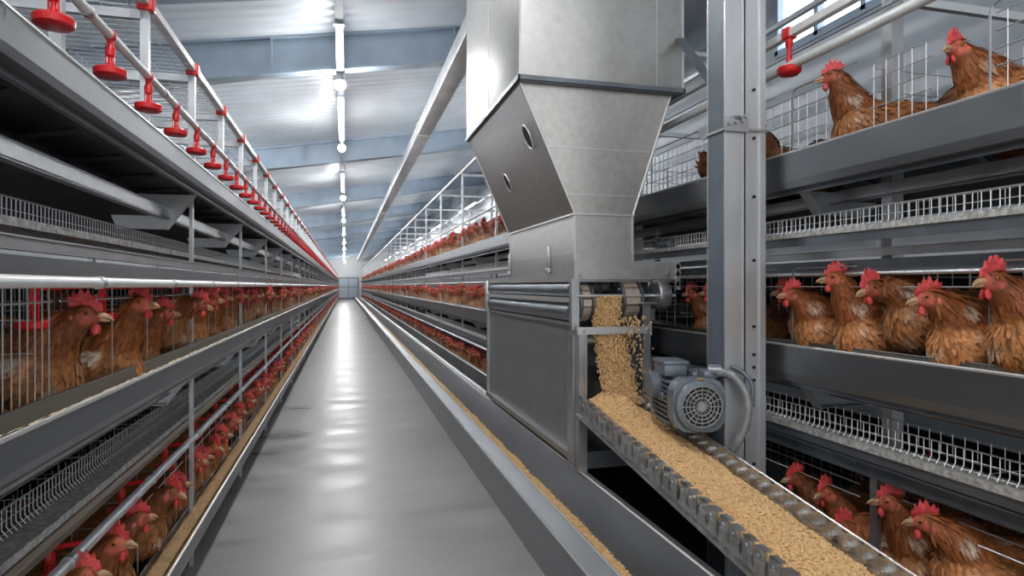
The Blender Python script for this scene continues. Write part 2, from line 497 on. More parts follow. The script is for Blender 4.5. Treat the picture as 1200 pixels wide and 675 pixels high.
# near rack, top tier
bird(N, 0, 982, 1, .1, 'chestnut hen looking out over the top trough, next to the red drinker', hz=.265)
bird(N, 0, 1114, 4, .15, 'chestnut hen behind the top wire front, second from the red drinker', u=.08, hz=.21)
bird(N, 0, 815, 0, .5, 'hen seen through the top tier wire between hopper and column', u=.16, hz=.15)
bird(N, 0, 935, 2, 2.9, 'hen lying low with its back showing over the top trough by the column', u=.10, dz=-.035, y=2.34)
bird(N, 0, 790, 2, 2.7, 'hen lying along the top trough between hopper and column', u=.10, dz=-.035, y=2.86)
bird(N, 0, 1170, 3, 2.5, 'speckled hen at the back of the cage above the top trough', u=.32, dz=-.02, y=1.35)
# near rack, bottom tier
bird(N, 2, 934, 0, .0, 'hen nearest the column on the bottom tier behind the conveyor', hz=.20, u=.02)
bird(N, 2, 971, 4, .1, 'hen second from the column on the bottom tier behind the conveyor', u=.02, hz=.19)
bird(N, 2, 1014, 2, .1, 'crouching hen just above the conveyor edge on the bottom tier', u=-.01, hz=.12)
bird(N, 2, 1054, 1, .1, 'upright hen beside the thin post on the bottom tier', hz=.25)
bird(N, 2, 1117, 3, .1, 'hen with bowed head farthest from the column on the bottom tier', u=-.02, hz=.25)
bird(N, 2, 990, 0, 1.5, 'dark hen in the shade at the back of the bottom cage behind the conveyor', u=.40, y=2.2, hz=.2)
bird(N, 2, 1040, 4, 2.0, 'second dark hen in the shade behind the thin post of the bottom cage', u=.42, y=1.95, hz=.2)
bird(N, 2, 1180, 0, 0, 'brown hen below the wire guard in the corner of the picture, bottom tier', y=1.14, hz=.17, u=.05)
# rack opposite the hopper, middle tier
bird(L, 1, 112, 0, -.10, 'large brown hen under the red drip cup, nearest on the middle tier opposite the hopper', u=.03, hz=.185)
bird(L, 1, 176, 1, -.05, 'brown hen with a raised head, second on the middle tier opposite the hopper', u=.02, hz=.205)
bird(L, 1, 204, 4, .1, 'brown hen third along the middle tier opposite the hopper', u=.04, hz=.165)
bird(L, 1, 20, 3, 2.7, 'brown hen turned away with its fluffy rear by the picture edge', u=.10, y=1.22, dz=.0)
bird(L, 1, 231, 2, .1, 'bowed hen by the first pale post on the middle tier opposite the hopper', u=.03, hz=.18)
bird(L, 1, 251, 0, .1, 'hen just past the first pale post on the middle tier opposite the hopper', u=.03, hz=.19)
bird(L, 1, 268, 1, .2, 'hen second past the first pale post on the middle tier opposite the hopper', u=.03, hz=.2)
# rack opposite the hopper, bottom tier
bird(L, 2, 105, 0, .1, 'hen in the bottom corner of the picture looking over the lowest trough', u=.0, hz=.27)
bird(L, 2, 146, 1, .1, 'pale faced hen second from the bottom corner, lowest tier opposite the hopper', u=.0, hz=.245)
bird(L, 2, 171, 4, .1, 'hen third from the bottom corner beside the red cup, lowest tier', u=.01, hz=.24)
bird(L, 2, 207, 3, .1, 'hen just before the thin post on the lowest tier opposite the hopper', u=.0, hz=.22)

def rack(R, label):
    X = lambda u: R.s * (R.lip + u)
    root = thing('cage_rack', label, 'cage rack', (X(.3), (R.y0 + R.y1) / 2, FL))
    y0, y1 = R.y0, R.y1
    depth = 0.95
    ys = [R.post0 + i * R.sec for i in range(-2, 200) if y0 < R.post0 + i * R.sec < y1]
    # posts
    proto = None
    pz1 = R.ptop
    half = .012 if R is L else .011 if R is F else .022
    def mkpost(y, name):
        m = MB()
        x0, x1 = X(R.postu), X(R.postu + .022)
        zl = R.tz[0][0] - .055 if R is L else FL
        m.box(min(x0, x1), max(x0, x1), y - half, y + half, zl, pz1)
        x2 = X(R.postu + (.024 if R is F else .026 if R is L else .05))
        m.box(min(x1, x2), max(x1, x2), y - half, y - half + .004, zl, pz1)
        return m
    posts = []
    for i, y in enumerate(ys[:100]):
        if proto is None:
            proto = mkpost(y, 'post').build('post', M['rail'] if R is not N else M['galv'], root)
            py = y
            c = proto
        else:
            c = plain_copy(proto, root)
            c.location.y += y - py
        posts.append((c, y))
    if R is L:
        capm = None
        for c, y in posts:
            if capm is None:
                capm = MB().bbox(X(.075), X(.125) , py - .022, py + .022, pz1 - .03, pz1 + .022, .004) if False else MB().bbox(X(.125), X(.075), py - .022, py + .022, pz1 - .03, pz1 + .022, .004)
                k = capm.build('cap', M['red'], c)
                kp = k
            else:
                k = plain_copy(kp, c)
    def array(name, m, material, y_at, ylist):
        first = None
        for y in ylist[:100]:
            if first is None:
                mb = MB(); m(mb, y)
                first = mb.build(name, material, root); yf = y
            else:
                c = plain_copy(first, root); c.location.y += y - yf
    # standing posts of the lower tiers, rear posts and cross bars
    if R is L:
        def sp(mb, y):
            a, b = sorted((X(.098), X(.112)))
            mb.box(a, b, y - .013, y + .013, FL, R.tz[0][0] - .07)
        array('standing_post', sp, M['rail'], 0, [y for y in ys if y > 2.9][::2])
    if R is N:
        def sp(mb, y):
            a, b = sorted((X(.072), X(.09)))
            mb.box(a, b, y - .014, y + .014, FL, R.tz[2][0] + .33)
        array('standing_post', sp, M['galv'], 0, [1.73, 3.73])
    def rp(mb, y):
        a, b = sorted((X(depth), X(depth + .03)))
        mb.box(a, b, y - .02, y + .02, FL, pz1)
    array('rear_post', rp, M['galv'], 0, ys[::2] if R is L else ys)
    def cbm(z0, z1):
        def f(mb, y):
            a, b = sorted((X(R.postu), X(depth)))
            mb.box(a, b, y - .012, y + .012, z0, z1)
        return f
    array('cross_bar', cbm(pz1 - .06, pz1 - .03), M['rail'], 0, ys)
    array('cross_bar', cbm(*((.70, .725) if R is L else (1.0, 1.03))), M['rail'], 0, ys)
    # top rails
    a, b = sorted((X(R.postu - .005), X(R.postu + .027)))
    MB().box(a, b, y0, y1, pz1 - .012, pz1 + .016).build('top_rail', M['white'], root)
    a, b = sorted((X(depth), X(depth + .03)))
    MB().box(a, b, y0, y1, pz1 - .012, pz1 + .016).build('top_rail', M['rail'], root)
    # roof and back mesh (near part only)
    ym = min(y1, 16)
    rm = MB()
    zr = pz1 - .015 if R is L else R.tz[0][0] + .40
    if R is L:
        for u in np.arange(R.postu + .06, depth, .09):
            rm.wire((X(u), y0, zr), (X(u), ym, zr), .0030)
        yy = y0
        while yy < ym:
            rm.wire((X(R.postu), yy, zr + .003), (X(depth), yy, zr + .003), .0024)
            yy += .05 if yy < 7 else .1
        rm.build('roof_mesh', M['rail'], root)
    for ti, (tz, du) in enumerate(R.tz):
        XX = lambda u: R.s * (R.lip + du + u)
        def bx(m, u0, u1, z0, z1, ya=y0, yb=y1):
            a, b = sorted((XX(u0), XX(u1)))
            return m.box(a, b, ya, yb, tz + z0, tz + z1)
        # cage floor with ribs under it
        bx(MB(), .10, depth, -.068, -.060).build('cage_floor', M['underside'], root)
        rb = MB()
        yy = y0 + .2
        while yy < min(y1, 24):
            a = Vector((XX(.11), yy, tz - .074)); b = Vector((XX(.60), yy + R.s * .0 + .30, tz - .074))
            rb.tube([a, b], .010, 4)
            yy += .34 if R is L else .5
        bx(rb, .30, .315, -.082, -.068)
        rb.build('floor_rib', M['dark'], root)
        # back wall of the cage
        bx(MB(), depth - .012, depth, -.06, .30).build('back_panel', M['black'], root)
        # side partitions between cages
        for y in ys:
            if y < 10:
                pm = MB()
                for z in (.02, .10, .18, .26):
                    pm.wire((XX(.16), y + .02, tz + z), (XX(depth), y + .02, tz + z), .002)
                for u in (.3, .45, .6, .75):
                    pm.wire((XX(u), y + .02, tz - .05), (XX(u), y + .02, tz + .28), .002)
                pm.build('partition', M['wire'], root)
        # manure belt with its rail
        if ti < 2:
            bx(MB(), .18, depth, -.182, -.174).build('manure_belt', M['belt'], root)
            m = MB()
            u0 = .16 if R is L else .17
            bx(m, u0, u0 + .006, -.196, -.150)
            bx(m, u0, u0 + .03, -.198, -.192)
            m.build('belt_rail', M['galv'], root)
            # brackets
            br = None
            by = 2.95 if R is L else (2.04 if R is N else R.post0 + .95)
            ylo = 2.9 if R is L else y0 + .1
            bs = 1.30 if R is L else R.sec
            nb = 0
            first = None
            yy = by - bs * 3
            while yy < y1 and nb < 48:
                if yy > ylo:
                    if first is None:
                        u0, u1 = (.055, .165) if R is L else (.03, .10)
                        zb = -.24
                        q = MB()
                        P = [(XX(u0), tz - R.th - .012), (XX(.42), tz - R.th - .012), (XX(.36), tz + zb), (XX(u1), tz + zb)]
                        q.hexa([(x, yy, z) for x, z in P] + [(x, yy + .004, z) for x, z in P])
                        # folded flange along the slanting edge and the bottom
                        q.hexa([(P[0][0], yy - .045, P[0][1]), (P[0][0], yy, P[0][1]), (P[3][0], yy, P[3][1]), (P[3][0], yy - .045, P[3][1]),
                                (P[0][0] + R.s * .004, yy - .045, P[0][1]), (P[0][0] + R.s * .004, yy, P[0][1]), (P[3][0] + R.s * .004, yy, P[3][1]), (P[3][0] + R.s * .004, yy - .045, P[3][1])])
                        q.box(*sorted((P[3][0], P[2][0])), yy - .03, yy, P[3][1], P[3][1] + .004)
                        first = q.build('bracket', M['panel'] if R is N else M['galv'], root)
                        fy = yy
                    else:
                        c = plain_copy(first, root)
                        c.location.y += yy - fy
                    nb += 1
                yy += bs
            # egg belt: perforated strip and its wire guard
            eu = R.eg_u
            m = MB()
            bx(m, eu - (.075 if R is L else .05), eu + .06, R.eg_bot - .016, R.eg_bot - .010)
            bx(m, eu - (.079 if R is L else .054), eu - (.071 if R is L else .046), R.eg_bot - .022, R.eg_bot - .002)
            m.build('egg_belt', M['perf'], root)
            bx(MB(), eu - .046, eu - .038, R.eg_bot - .055, R.eg_bot - .024).build('egg_belt_rail', M['dark'], root)
            g = MB()
            sgn = R.s
            for z, r in ((R.eg_top, .0026), ((R.eg_top + R.eg_bot) / 2, .0016), (R.eg_bot, .0022)):
                g.wire((XX(eu), y0, tz + z), (XX(eu), y1, tz + z), r)
            yy = y0
            while yy < min(y1, 12):
                g.tube([(XX(eu), yy, tz + R.eg_top), (XX(eu), yy, tz + R.eg_bot + .012), (XX(eu - .012), yy, tz + R.eg_bot - .004)], .0016, 4)
                yy += .022 if R is L else .026
            if R is N:
                for z in (R.eg_top + .01, R.eg_bot):
                    g.wire((XX(eu + .09), y0, tz + z), (XX(eu + .09), y1, tz + z), .002)
                yy = y0
                while yy < y1:
                    g.wire((XX(eu + .09), yy, tz + R.eg_top + .01), (XX(eu + .09), yy, tz + R.eg_bot), .0016)
                    yy += .04
            g.build('egg_guard', M['wire'], root)
        # head beams over the hens of the middle and bottom tier
        if ti == 1:
            m = MB()
            q = 0 if R is L else .065
            bx(m, .055 + q, .075 + q, .332, .357); bx(m, .045 + q, .075 + q, .357, .360)
            m.build('head_beam', M['galv'], root)
            m = MB()
            bx(m, .055 + q, .070 + q, .285, .322); bx(m, .045 + q, .070 + q, .283, .287)
            m.build('head_beam', M['dark'] if R is N else M['trough'], root)
        if ti == 2:
            m = MB()
            if R is L:
                pr = []
                for q in range(9):
                    a = math.pi * (0.02 + .55 * q / 8)
                    pr.append((XX(.225 - .115 * math.cos(a) * 1.0), tz + .345 + .06 * math.sin(a)))
                m.sheet(pr, .004, y0, y1)
                m.build('roof_duct', M['duct'], root)
            else:
                bx(m, .055, .075, .325, .375); bx(m, .035, .075, .372, .376)
                m.build('head_beam', M['dark'], root)
        # wire cage fronts
        if not (R is L and ti == 0):
            fz = .27 if not (R is N and ti == 0) else .25
            up = .105
            sec = R.sec
            starts = [y - (0 if True else 0) for y in ys if y < 20]
            if ys[0] - y0 > .3: starts = [ys[0] - sec] + starts
            for s0 in starts:
                g = MB()
                a, b = max(s0 + .02, y0), min(s0 + sec - .02, y1)
                if b - a < .1: continue
                occ = [b['y'] for b in birds if b['R'] is R and b['ti'] == ti and abs(b['yaw']) < 1.2 and b['u'] < .12]
                openat = lambda y, w: any(abs(y - q) < w for q in occ)
                hs = (fz, fz - .045) if ti == 2 else (fz, fz - .05, fz - .10, fz - .15) if (R is N and ti == 0) else (fz, fz - .045)
                for z in hs:
                    cuts = [q for q in occ if a < q < b] if (R is N and ti == 0) else []
                    p0 = a
                    for q in sorted(cuts):
                        if q - .10 > p0: g.wire((XX(up), p0, tz + z), (XX(up), q - .10, tz + z), .0024)
                        p0 = q + .10
                    if b > p0: g.wire((XX(up), p0, tz + z), (XX(up), b, tz + z), .0024)
                if not (ti == 2 and R is N):
                    st = .05 if (R is N and ti == 0) else .034 if (R is L and ti == 1 and a < 1.3) else .17 if R is L else .085
                    yy = a + .01
                    while yy < b:
                        if not openat(yy, .105):
                            g.wire((XX(up), yy, tz - .03), (XX(up), yy, tz + fz), .0017)
                        yy += st
                g.build('cage_front', M['wire'], root)
                g = MB()
                # inner grid behind the birds
                if a < 8:
                    for z in (.05, .13, .21):
                        g.wire((XX(.52), a, tz + z), (XX(.52), b, tz + z), .0016)
                    yy = a
                    while yy < b:
                        g.wire((XX(.52), yy, tz - .05), (XX(.52), yy, tz + .28), .0014)
                        yy += .06
                    g.build('rear_grid', M['wire'], root)
                # rounded frame rod of the little door
                if R is N and ti < 2:
                    yy = (a + b) / 2
                    for y in (s0 + .35, s0 + .95, s0 + 1.55):
                        if a < y < b:
                            g = MB()
                            g.tube([(XX(up - .012), y, tz - .02), (XX(up - .012), y, tz + fz + .0), (XX(up - .012), y - .008, tz + fz + .02), (XX(up - .012), y - .03, tz + fz + .028)], .0038, 6)
                            g.tube([(XX(up - .012), y - .03, tz + fz + .028), (XX(up - .012), max(a, y - .5), tz + fz + .028)], .003, 6)
                            g.build('door_rod', M['galv'], root)
    return root

RL = rack(L, 'long three-tier steel cage rack across the aisle from the hopper')
RF = rack(F, 'long three-tier cage rack beyond the hopper along the aisle')
RN = rack(N, 'three-tier cage rack beside the steel column and the chain conveyor')

# extra fittings on the near rack
X = lambda u: N.lip + u
MB().lathe([(.012, -.06), (.034, -.055), (.034, .055), (.012, .06)], (1.72, 3.12, .225), 'Y', 18).build('drive_roller', M['dark'], RN)
m = MB()
for k in range(9):
    m.bbox(1.70, 1.73, 3.23 - .012, 3.23 + .012, .13 + k * .022, .147 + k * .022, .003)
m.build('roller_chain', M['belt'], RN)
m = MB().wire((1.74, .3, .93), (1.74, 4.9, .93), .003)
m.build('steel_cord', M['dark'], RN)
# base beam of the far rack, beside the floor trough
m = MB()
m.sheet([(1.165, -.93), (1.19, -.915), (1.215, -.80), (1.245, -.795)], .005, 4.98, 60)
m.build('base_beam', M['trough'], RF)
MB().tube([(1.215, 4.98, -.798), (1.215, 60, -.798)], .006, 6).build('base_beam_edge', M['edge'], RF)

# feed troughs, feed, drinker lines per tier
WHERE = {('left', 0): 'top tier of the rack opposite the hopper', ('left', 1): 'middle tier of the rack opposite the hopper', ('left', 2): 'bottom tier of the rack opposite the hopper',
         ('far right', 0): 'top tier of the rack beyond the hopper', ('far right', 1): 'middle tier of the rack beyond the hopper', ('far right', 2): 'bottom tier of the rack beyond the hopper',
         ('near right', 0): 'top tier behind the steel column', ('near right', 1): 'middle tier behind the steel column', ('near right', 2): 'bottom tier behind the chain conveyor'}
def trough(R, ti):
    tz, du = R.tz[ti]
    XX = lambda u: R.s * (R.lip + du + u)
    w = WHERE[(R.name, ti)]
    t = thing('feed_trough', 'folded grey steel feed trough along the ' + w, 'feed trough', (XX(.04), (R.y0 + R.y1) / 2, tz - R.th - .01))
    h = R.th
    m = MB()
    m.sheet([(XX(.0), tz), (XX(.002), tz - h * .8), (XX(.006), tz - h), (XX(.07), tz - h - .004), (XX(.088), tz - h * .6), (XX(.092), tz + .006)], .004, R.y0, R.y1)
    m.build('trough_body', M['trough'], t)
    m = MB()
    m.tube([(XX(.001), R.y0, tz), (XX(.001), R.y1, tz)], .0055, 6)
    m.build('front_hem', M['edge'], t)
    m = MB()
    m.sheet([(XX(.034), tz - h - .003), (XX(.030), tz - h - .022)], .003, R.y0, R.y1)
    m.tube([(XX(.092), R.y0, tz + .006), (XX(.092), R.y1, tz + .006)], .004, 6)
    m.build('lower_flange', M['trough'], t)
    # joints between trough lengths
    yy = R.y0 + .95
    while yy < min(R.y1, 20):
        j = MB()
        j.hexa([(XX(-.003), yy, tz - .004), (XX(-.003), yy + .05, tz - .004), (XX(.0), yy + .05, tz - h * .55), (XX(.0), yy, tz - h * .55),
                (XX(-.001), yy, tz - .004), (XX(-.001), yy + .05, tz - .004), (XX(.002), yy + .05, tz - h * .55), (XX(.002), yy, tz - h * .55)])
        yy += 2.4
        j.build('joint_strip', M['trough'], t)
    # feed: bumpy strip
    if not (ti == 0):
        ys = list(np.arange(R.y0, min(R.y1, 9), .02)) + list(np.arange(9, R.y1, .5)) if R.y1 > 9 else list(np.arange(R.y0, R.y1, .02))
        us = np.linspace(.006, .040, 6) if ti < 2 else np.linspace(.03, .088, 6)
        vs, fs = [], []
        for y in ys:
            for q, u in enumerate(us):
                vs.append((XX(u), y, tz + (.004 if ti == 1 else -.004) + .006 * noise.noise((u * 60, y * 40, ti)) - (.010 * q * q * .10 if ti == 1 else .012 * (q in (0, 5)))))
        nu = len(us)
        for i in range(len(ys) - 1):
            for q in range(nu - 1):
                fs.append((i * nu + q, i * nu + q + 1, (i + 1) * nu + q + 1, (i + 1) * nu + q))
        fb = MB()._add(vs, fs)
        # closed underneath
        fb.box(*sorted((XX(.02), XX(.07))), R.y0, R.y1, tz - h * .7, tz - .035)
        fo = fb.build('poultry_feed', M['feed_dim'] if ti == 1 else M['feed_brown'])
        tag(fo, 'pale feed lying in the feed trough of the ' + w, 'feed', None, 'stuff')

def drinkers(R, ti, u, rel, spacing, y_first, count, pipe_mat, r=.0128, inset=0.0):
    tz, du = R.tz[ti]
    XX = lambda q: R.s * (R.lip + du + q)
    w = WHERE[(R.name, ti)]
    z = tz + rel
    t = thing('drinker_line', 'water pipe with red drinkers along the ' + w if count else 'pale round pipe along the ' + w, 'drinker line', (XX(u), R.y0 + .1, z))
    m = MB().tube([(XX(u), R.y0, z), (XX(u), R.y1, z)], r, 12)
    m.build('pipe', pipe_mat, t)
    yy = R.post0
    while yy < min(R.y1, 14):
        MB().tube([(XX(u), yy + .05, z), (XX(u), yy + .075, z)], r + .003, 12).build('pipe_clip', M['galv'], t)
        yy += R.sec
    if not count: return t
    xc = XX(u + inset)
    def stem(y):
        s = MB()
        if inset: s.tube([(XX(u), y, z - .006), (xc, y, z - .014)], .007, 8)
        s.lathe([(.010, .020), (.017, .012), (.017, -.012), (.010, -.020)], (XX(u), y, z), 'Y', 12) if False else None
        if ti == 0: s.lathe([(.0145, -.010), (.0155, -.008), (.0155, .008), (.0145, .010)], (XX(u), y, z), 'Y', 14)
        s.lathe([(.006, -.092), (.007, -.075), (.0055, -.072), (.0055, -.060), (.012, -.056), (.013, -.034), (.009, -.028), (.009, -.012)], (xc, y, z), 'Z', 14)
        s.box(xc - .011, xc - .008, y - .003, y + .003, z - .095, z - .05).box(xc + .008, xc + .011, y - .003, y + .003, z - .095, z - .05)
        return s
    def cup(y):
        return MB().lathe([(.012, -.116), (.033, -.115), (.040, -.110), (.0415, -.096), (.038, -.092), (.035, -.097), (.010, -.100)], (xc, y, z), 'Z', 20)
    s0 = c0 = None
    rest = []
    for i in range(count):
        y = y_first + i * spacing
        if y > R.y1: break
        if i < 100:
            if s0 is None:
                s0 = stem(y).build('nipple_drinker', M['red'], t)
                c0 = cup(y).build('drip_cup', M['red'], s0)
            else:
                a = plain_copy(s0, t)
                a.location.y += i * spacing
                plain_copy(c0, a)
        else:
            rest.append(y)
    if rest:
        mb = MB()
        for y in rest:
            mb.lathe([(.012, -.06), (.012, -.01)], (XX(u), y, z), 'Z', 6)
            mb.lathe([(.03, -.11), (.04, -.095)], (XX(u), y, z), 'Z', 8)
        tag(mb.build('far_drinkers', M['red'], t), kind='stuff')
    return t

for R in (L, F, N):
    for ti in range(3):
        trough(R, ti)
drinkers(L, 0, .062, .207, .345, 1.456 + .02 - .345 * 3 + .12, 172, M['pvc'])
drinkers(L, 1, .036, .270, .44, 1.338, 40, M['pvc'], .0135, .137)
drinkers(L, 2, .070, .318, .55, 1.38, 30, M['rail'], .0150, .10)
drinkers(F, 0, .12, .36, .5, 6, 0, M['pvc'])
drinkers(F, 1, .11, .298, .5, 6, 0, M['rail'], .011)
drinkers(F, 2, .045, .316, .5, 6, 0, M['rail'], .014)
drinkers(N, 1, .115, .272, .5, 2.0, 0, M['rail'], .008)
# near right top: round pipe with the square rail above it that carries the red drinkers
t = thing('drinker_line', 'white pipe and square rail with a red drinker beside the column top', 'drinker line', (1.74, .4, .90))
MB().tube([(1.745, .25, .893), (1.745, 4.92, .893)], .019, 14).build('pipe', M['pvc'], t)
MB().bbox(1.725, 1.757, .25, 4.92, 1.005, 1.037, .003).build('carrier_rail', M['white'], t)
for y in (2.17, 3.45):
    s = MB()
    s.bbox(1.718, 1.764, y - .02, y + .02, 1.0, 1.045, .004)
    s.lathe([(.008, .885), (.012, .895), (.012, .925), (.009, .93), (.009, .965), (.016, .975), (.016, 1.0)], (1.741, y, 0), 'Z', 14)
    sd = s.build('nipple_drinker', M['red'], t)
    MB().lathe([(.015, .852), (.036, .855), (.046, .865), (.048, .880), (.044, .886), (.012, .884)], (1.741, y, 0), 'Z', 22).build('drip_cup', M['red'], sd)

# ------------------------------------------------------------------ floor feed channel on the right of the aisle
t = thing('floor_feed_channel', 'long open steel feed channel standing on the floor under the hopper', 'feed channel', (.95, 20, FL))
m = MB()
m.sheet([(.836, FL), (.828, -1.19), (.800, -.99)], .005, .2, 60)
m.sheet([(.800, -.985), (.875, -.958), (.900, -1.10), (.93, -1.14), (.985, -1.14), (1.005, -1.05), (1.112, -.912), (1.135, -.905)], .005, .2, 60)
m.build('channel_body', M['trough'], t)
m = MB()
m.tube([(.800, .2, -.985), (.800, 60, -.985)], .006, 6)
m.tube([(.876, .2, -.957), (.876, 60, -.957)], .005, 6)
m.tube([(1.112, .2, -.909), (1.112, 60, -.909)], .006, 6)
m.build('channel_edge', M['edge'], t)
m = MB()
for y in np.arange(1.2, 60, 2.0):
    m.box(.86, 1.10, y, y + .04, FL, -1.145)
m.build('channel_foot', M['dark'], t)

def pellets(n, place, size=(.0065, .004), seed=1):
    """many small elongated pellets as raw arrays -> MB"""
    r = np.random.default_rng(seed)
    base = np.array([(1, 0, 0), (-1, 0, 0), (0.35, 1, 0), (0.35, 0, 1), (0.35, -1, 0), (0.35, 0, -1), (-.45, .95, 0), (-.45, 0, .95), (-.45, -.95, 0), (-.45, 0, -.95)], float)
    fc = [(0, 2, 3), (0, 3, 4), (0, 4, 5), (0, 5, 2), (2, 6, 7, 3), (3, 7, 8, 4), (4, 8, 9, 5), (5, 9, 6, 2), (1, 7, 6), (1, 8, 7), (1, 9, 8), (1, 6, 9)]
    mb = MB()
    for i in range(n):
        p, ax = place(r)
        q = Vector(ax).to_track_quat('X', 'Z').to_matrix()
        s = r.uniform(.8, 1.25)
        vs = base * np.array((size[0], size[1], size[1])) * s
        vs = vs @ np.array(q).T + np.array(p)
        mb._add(vs.tolist(), fc)
    return mb

def channel_feed():
    ys = list(np.arange(.3, 6, .02)) + list(np.arange(6, 59.9, .3))
    xs = np.linspace(.893, 1.012, 8)
    vs, fs = [], []
    def zz(x, y): return -1.052 + .018 * math.sin(math.pi * (x - .89) / .125) + .012 * noise.noise((x * 14, y * 4, 3.1)) + .004 * noise.noise((x * 90, y * 90, 1))
    for y in ys:
        for x in xs: vs.append((x, y, zz(x, y)))
    for i in range(len(ys) - 1):
        for q in range(7): fs.append((i * 8 + q, i * 8 + q + 1, (i + 1) * 8 + q + 1, (i + 1) * 8 + q))
    def place(r):
        x = r.uniform(.895, 1.008); y = 1.15 + 5 * r.random() ** 1.7
        a = r.uniform(0, 6.28)
        return (x, y, zz(x, y) + .002), (math.cos(a), math.sin(a), r.uniform(-.3, .3))
    mb = pellets(4200, place, (.0065, .004), 3)
    mb._add(vs, fs)
    o = mb.build('feed_pellets', M['feed'], None, H, 60)
    tag(o, 'golden feed lying along the bottom of the floor channel by the aisle', 'feed', None, 'stuff')
channel_feed()

# ------------------------------------------------------------------ steel column with its brace
t = thing('steel_column', 'tall galvanised steel column in front of the near cages', 'column', (1.51, 2.2, FL))
t['kind'] = 'structure'
cy, ct = 2.14, 2.9
m = MB()
m.box(1.425, 1.602, cy, cy + .010, FL, ct)                 # front flange
m.box(1.425, 1.602, cy + .115, cy + .125, FL, ct)          # rear flange
m.box(1.508, 1.516, cy, cy + .12, FL, ct)                  # web
m.box(1.578, 1.602, cy - .008, cy, FL, ct)
m.box(1.503, 1.508, cy - .003, cy, FL, ct)
m.build('shaft', M['column'], t)
MB().box(1.425, 1.432, cy + .008, cy + .118, FL, ct).build('side_plate', M['slate'], t)
MB().bbox(1.39, 1.64, cy - .03, cy + .16, FL, FL + .015, .003).build('base_plate', M['galv'], t)
m = MB()
m.box(1.418, 1.612, cy - .012, cy + .13, .605, .615).box(1.418, 1.52, cy - .014, cy - .008, .60, .655)
m.build('collar', M['galv'], t)
m = MB()
for z in (.77, .58, .35, .10, -.16, -.27, -.32, -.37, -.70):
    m.lathe([(.006, -.004), (.006, .004)], (1.552, cy - .004, z), 'Y', 10)
m.build('bolt_hole', M['black'], t)
for x, z in ((1.435, .628), (1.462, .634), (1.49, .642), (1.505, .66)):
    MB().lathe([(.009, -.012), (.009, 0)], (x, cy - .012, z), 'Y', 6).build('bolt', M['galv'], t)
# bent strut from the bin to the collar
m = MB()
P = [(1.66, 2.80, 1.34), (1.525, 2.40, .98), (1.455, 2.12, .655)]
P = [Vector((1.672, 2.95, 1.32)), Vector((1.58, 2.45, .88)), Vector((1.462, 2.125, .648))]
for a, b in zip(P[:-1], P[1:]):
    d = (b - a).normalized()
    w = Vector((1, -.25, 0)); w = (w - d * w.dot(d)).normalized() * .024
    nn = d.cross(w).normalized() * .004
    m.hexa([tuple(q) for q in (a - w - nn, a + w - nn, a + w + nn, a - w + nn, b - w - nn, b + w - nn, b + w + nn, b - w + nn)])
tag(m.build('brace_strut', M['dark']), 'dark bent steel strut joining the hopper to the collar of the column', 'strut')

# ------------------------------------------------------------------ hopper
def loft4(m, a, b):
    """a, b: (x0,x1,y0,y1,z)"""
    c = lambda q: [(q[0], q[2], q[4]), (q[1], q[2], q[4]), (q[1], q[3], q[4]), (q[0], q[3], q[4])]
    return m.hexa(c(a) + c(b))
hp = thing('feed_hopper', 'large galvanised feed hopper with a tapered cone hanging beside the aisle', 'hopper', (1.25, 3.6, .03))
MB().bbox(.805, 1.68, 2.89, 4.24, 1.008, 2.62, .006).build('bin', M['hopper'], hp)
m = MB()
m.box(.798, 1.687, 2.883, 2.891, .990, 1.012).box(.798, 1.687, 4.239, 4.247, .990, 1.012).box(.798, .806, 2.883, 4.247, .990, 1.012).box(1.679, 1.687, 2.883, 4.247, .990, 1.012)
m.box(.81, 1.675, 2.895, 4.235, .985, 1.009)
m.build('bin_flange', M['dark'], hp)
m = MB()
m.box(.803, .812, 2.886, 2.89, 1.012, 2.6).box(1.672, 1.682, 2.886, 2.89, 1.012, 2.6).box(1.53, 1.533, 2.8885, 2.89, 1.012, 2.6).box(.8035, .805, 3.55, 3.553, 1.012, 2.6)
m.build('corner_strip', M['edge'], hp)
cn = MB()
loft4(cn, (1.11, 1.425, 2.95, 4.245, .36), (.822, 1.632, 2.93, 4.21, .988))
cone = cn.build('cone', M['cone'], hp)
def cone_at(f):
    """rectangle of the cone at fraction f from bottom to top"""
    A, B = (1.11, 1.425, 2.95, 4.245, .36), (.822, 1.632, 2.93, 4.21, .988)
    return [a + (b - a) * f for a, b in zip(A, B)]
m = MB()
for f in (.155, .52):
    x0, x1, y0, y1, z = cone_at(f)
    m.box(x0 + .004, x1 - .004, y0 - .003, y0 + .001, z - .003, z + .003)
m.build('cone_seam', M['edge'], hp)
a, b = cone_at(0), cone_at(1)
for (xa, ya, xb, yb) in ((a[0], a[2], b[0], b[2]), (a[1], a[2], b[1], b[2]), (a[0], a[3], b[0], b[3])):
    MB().tube([(xa, ya, a[4]), (xb, yb, b[4])], .006, 6).build('cone_corner', M['edge'], hp)
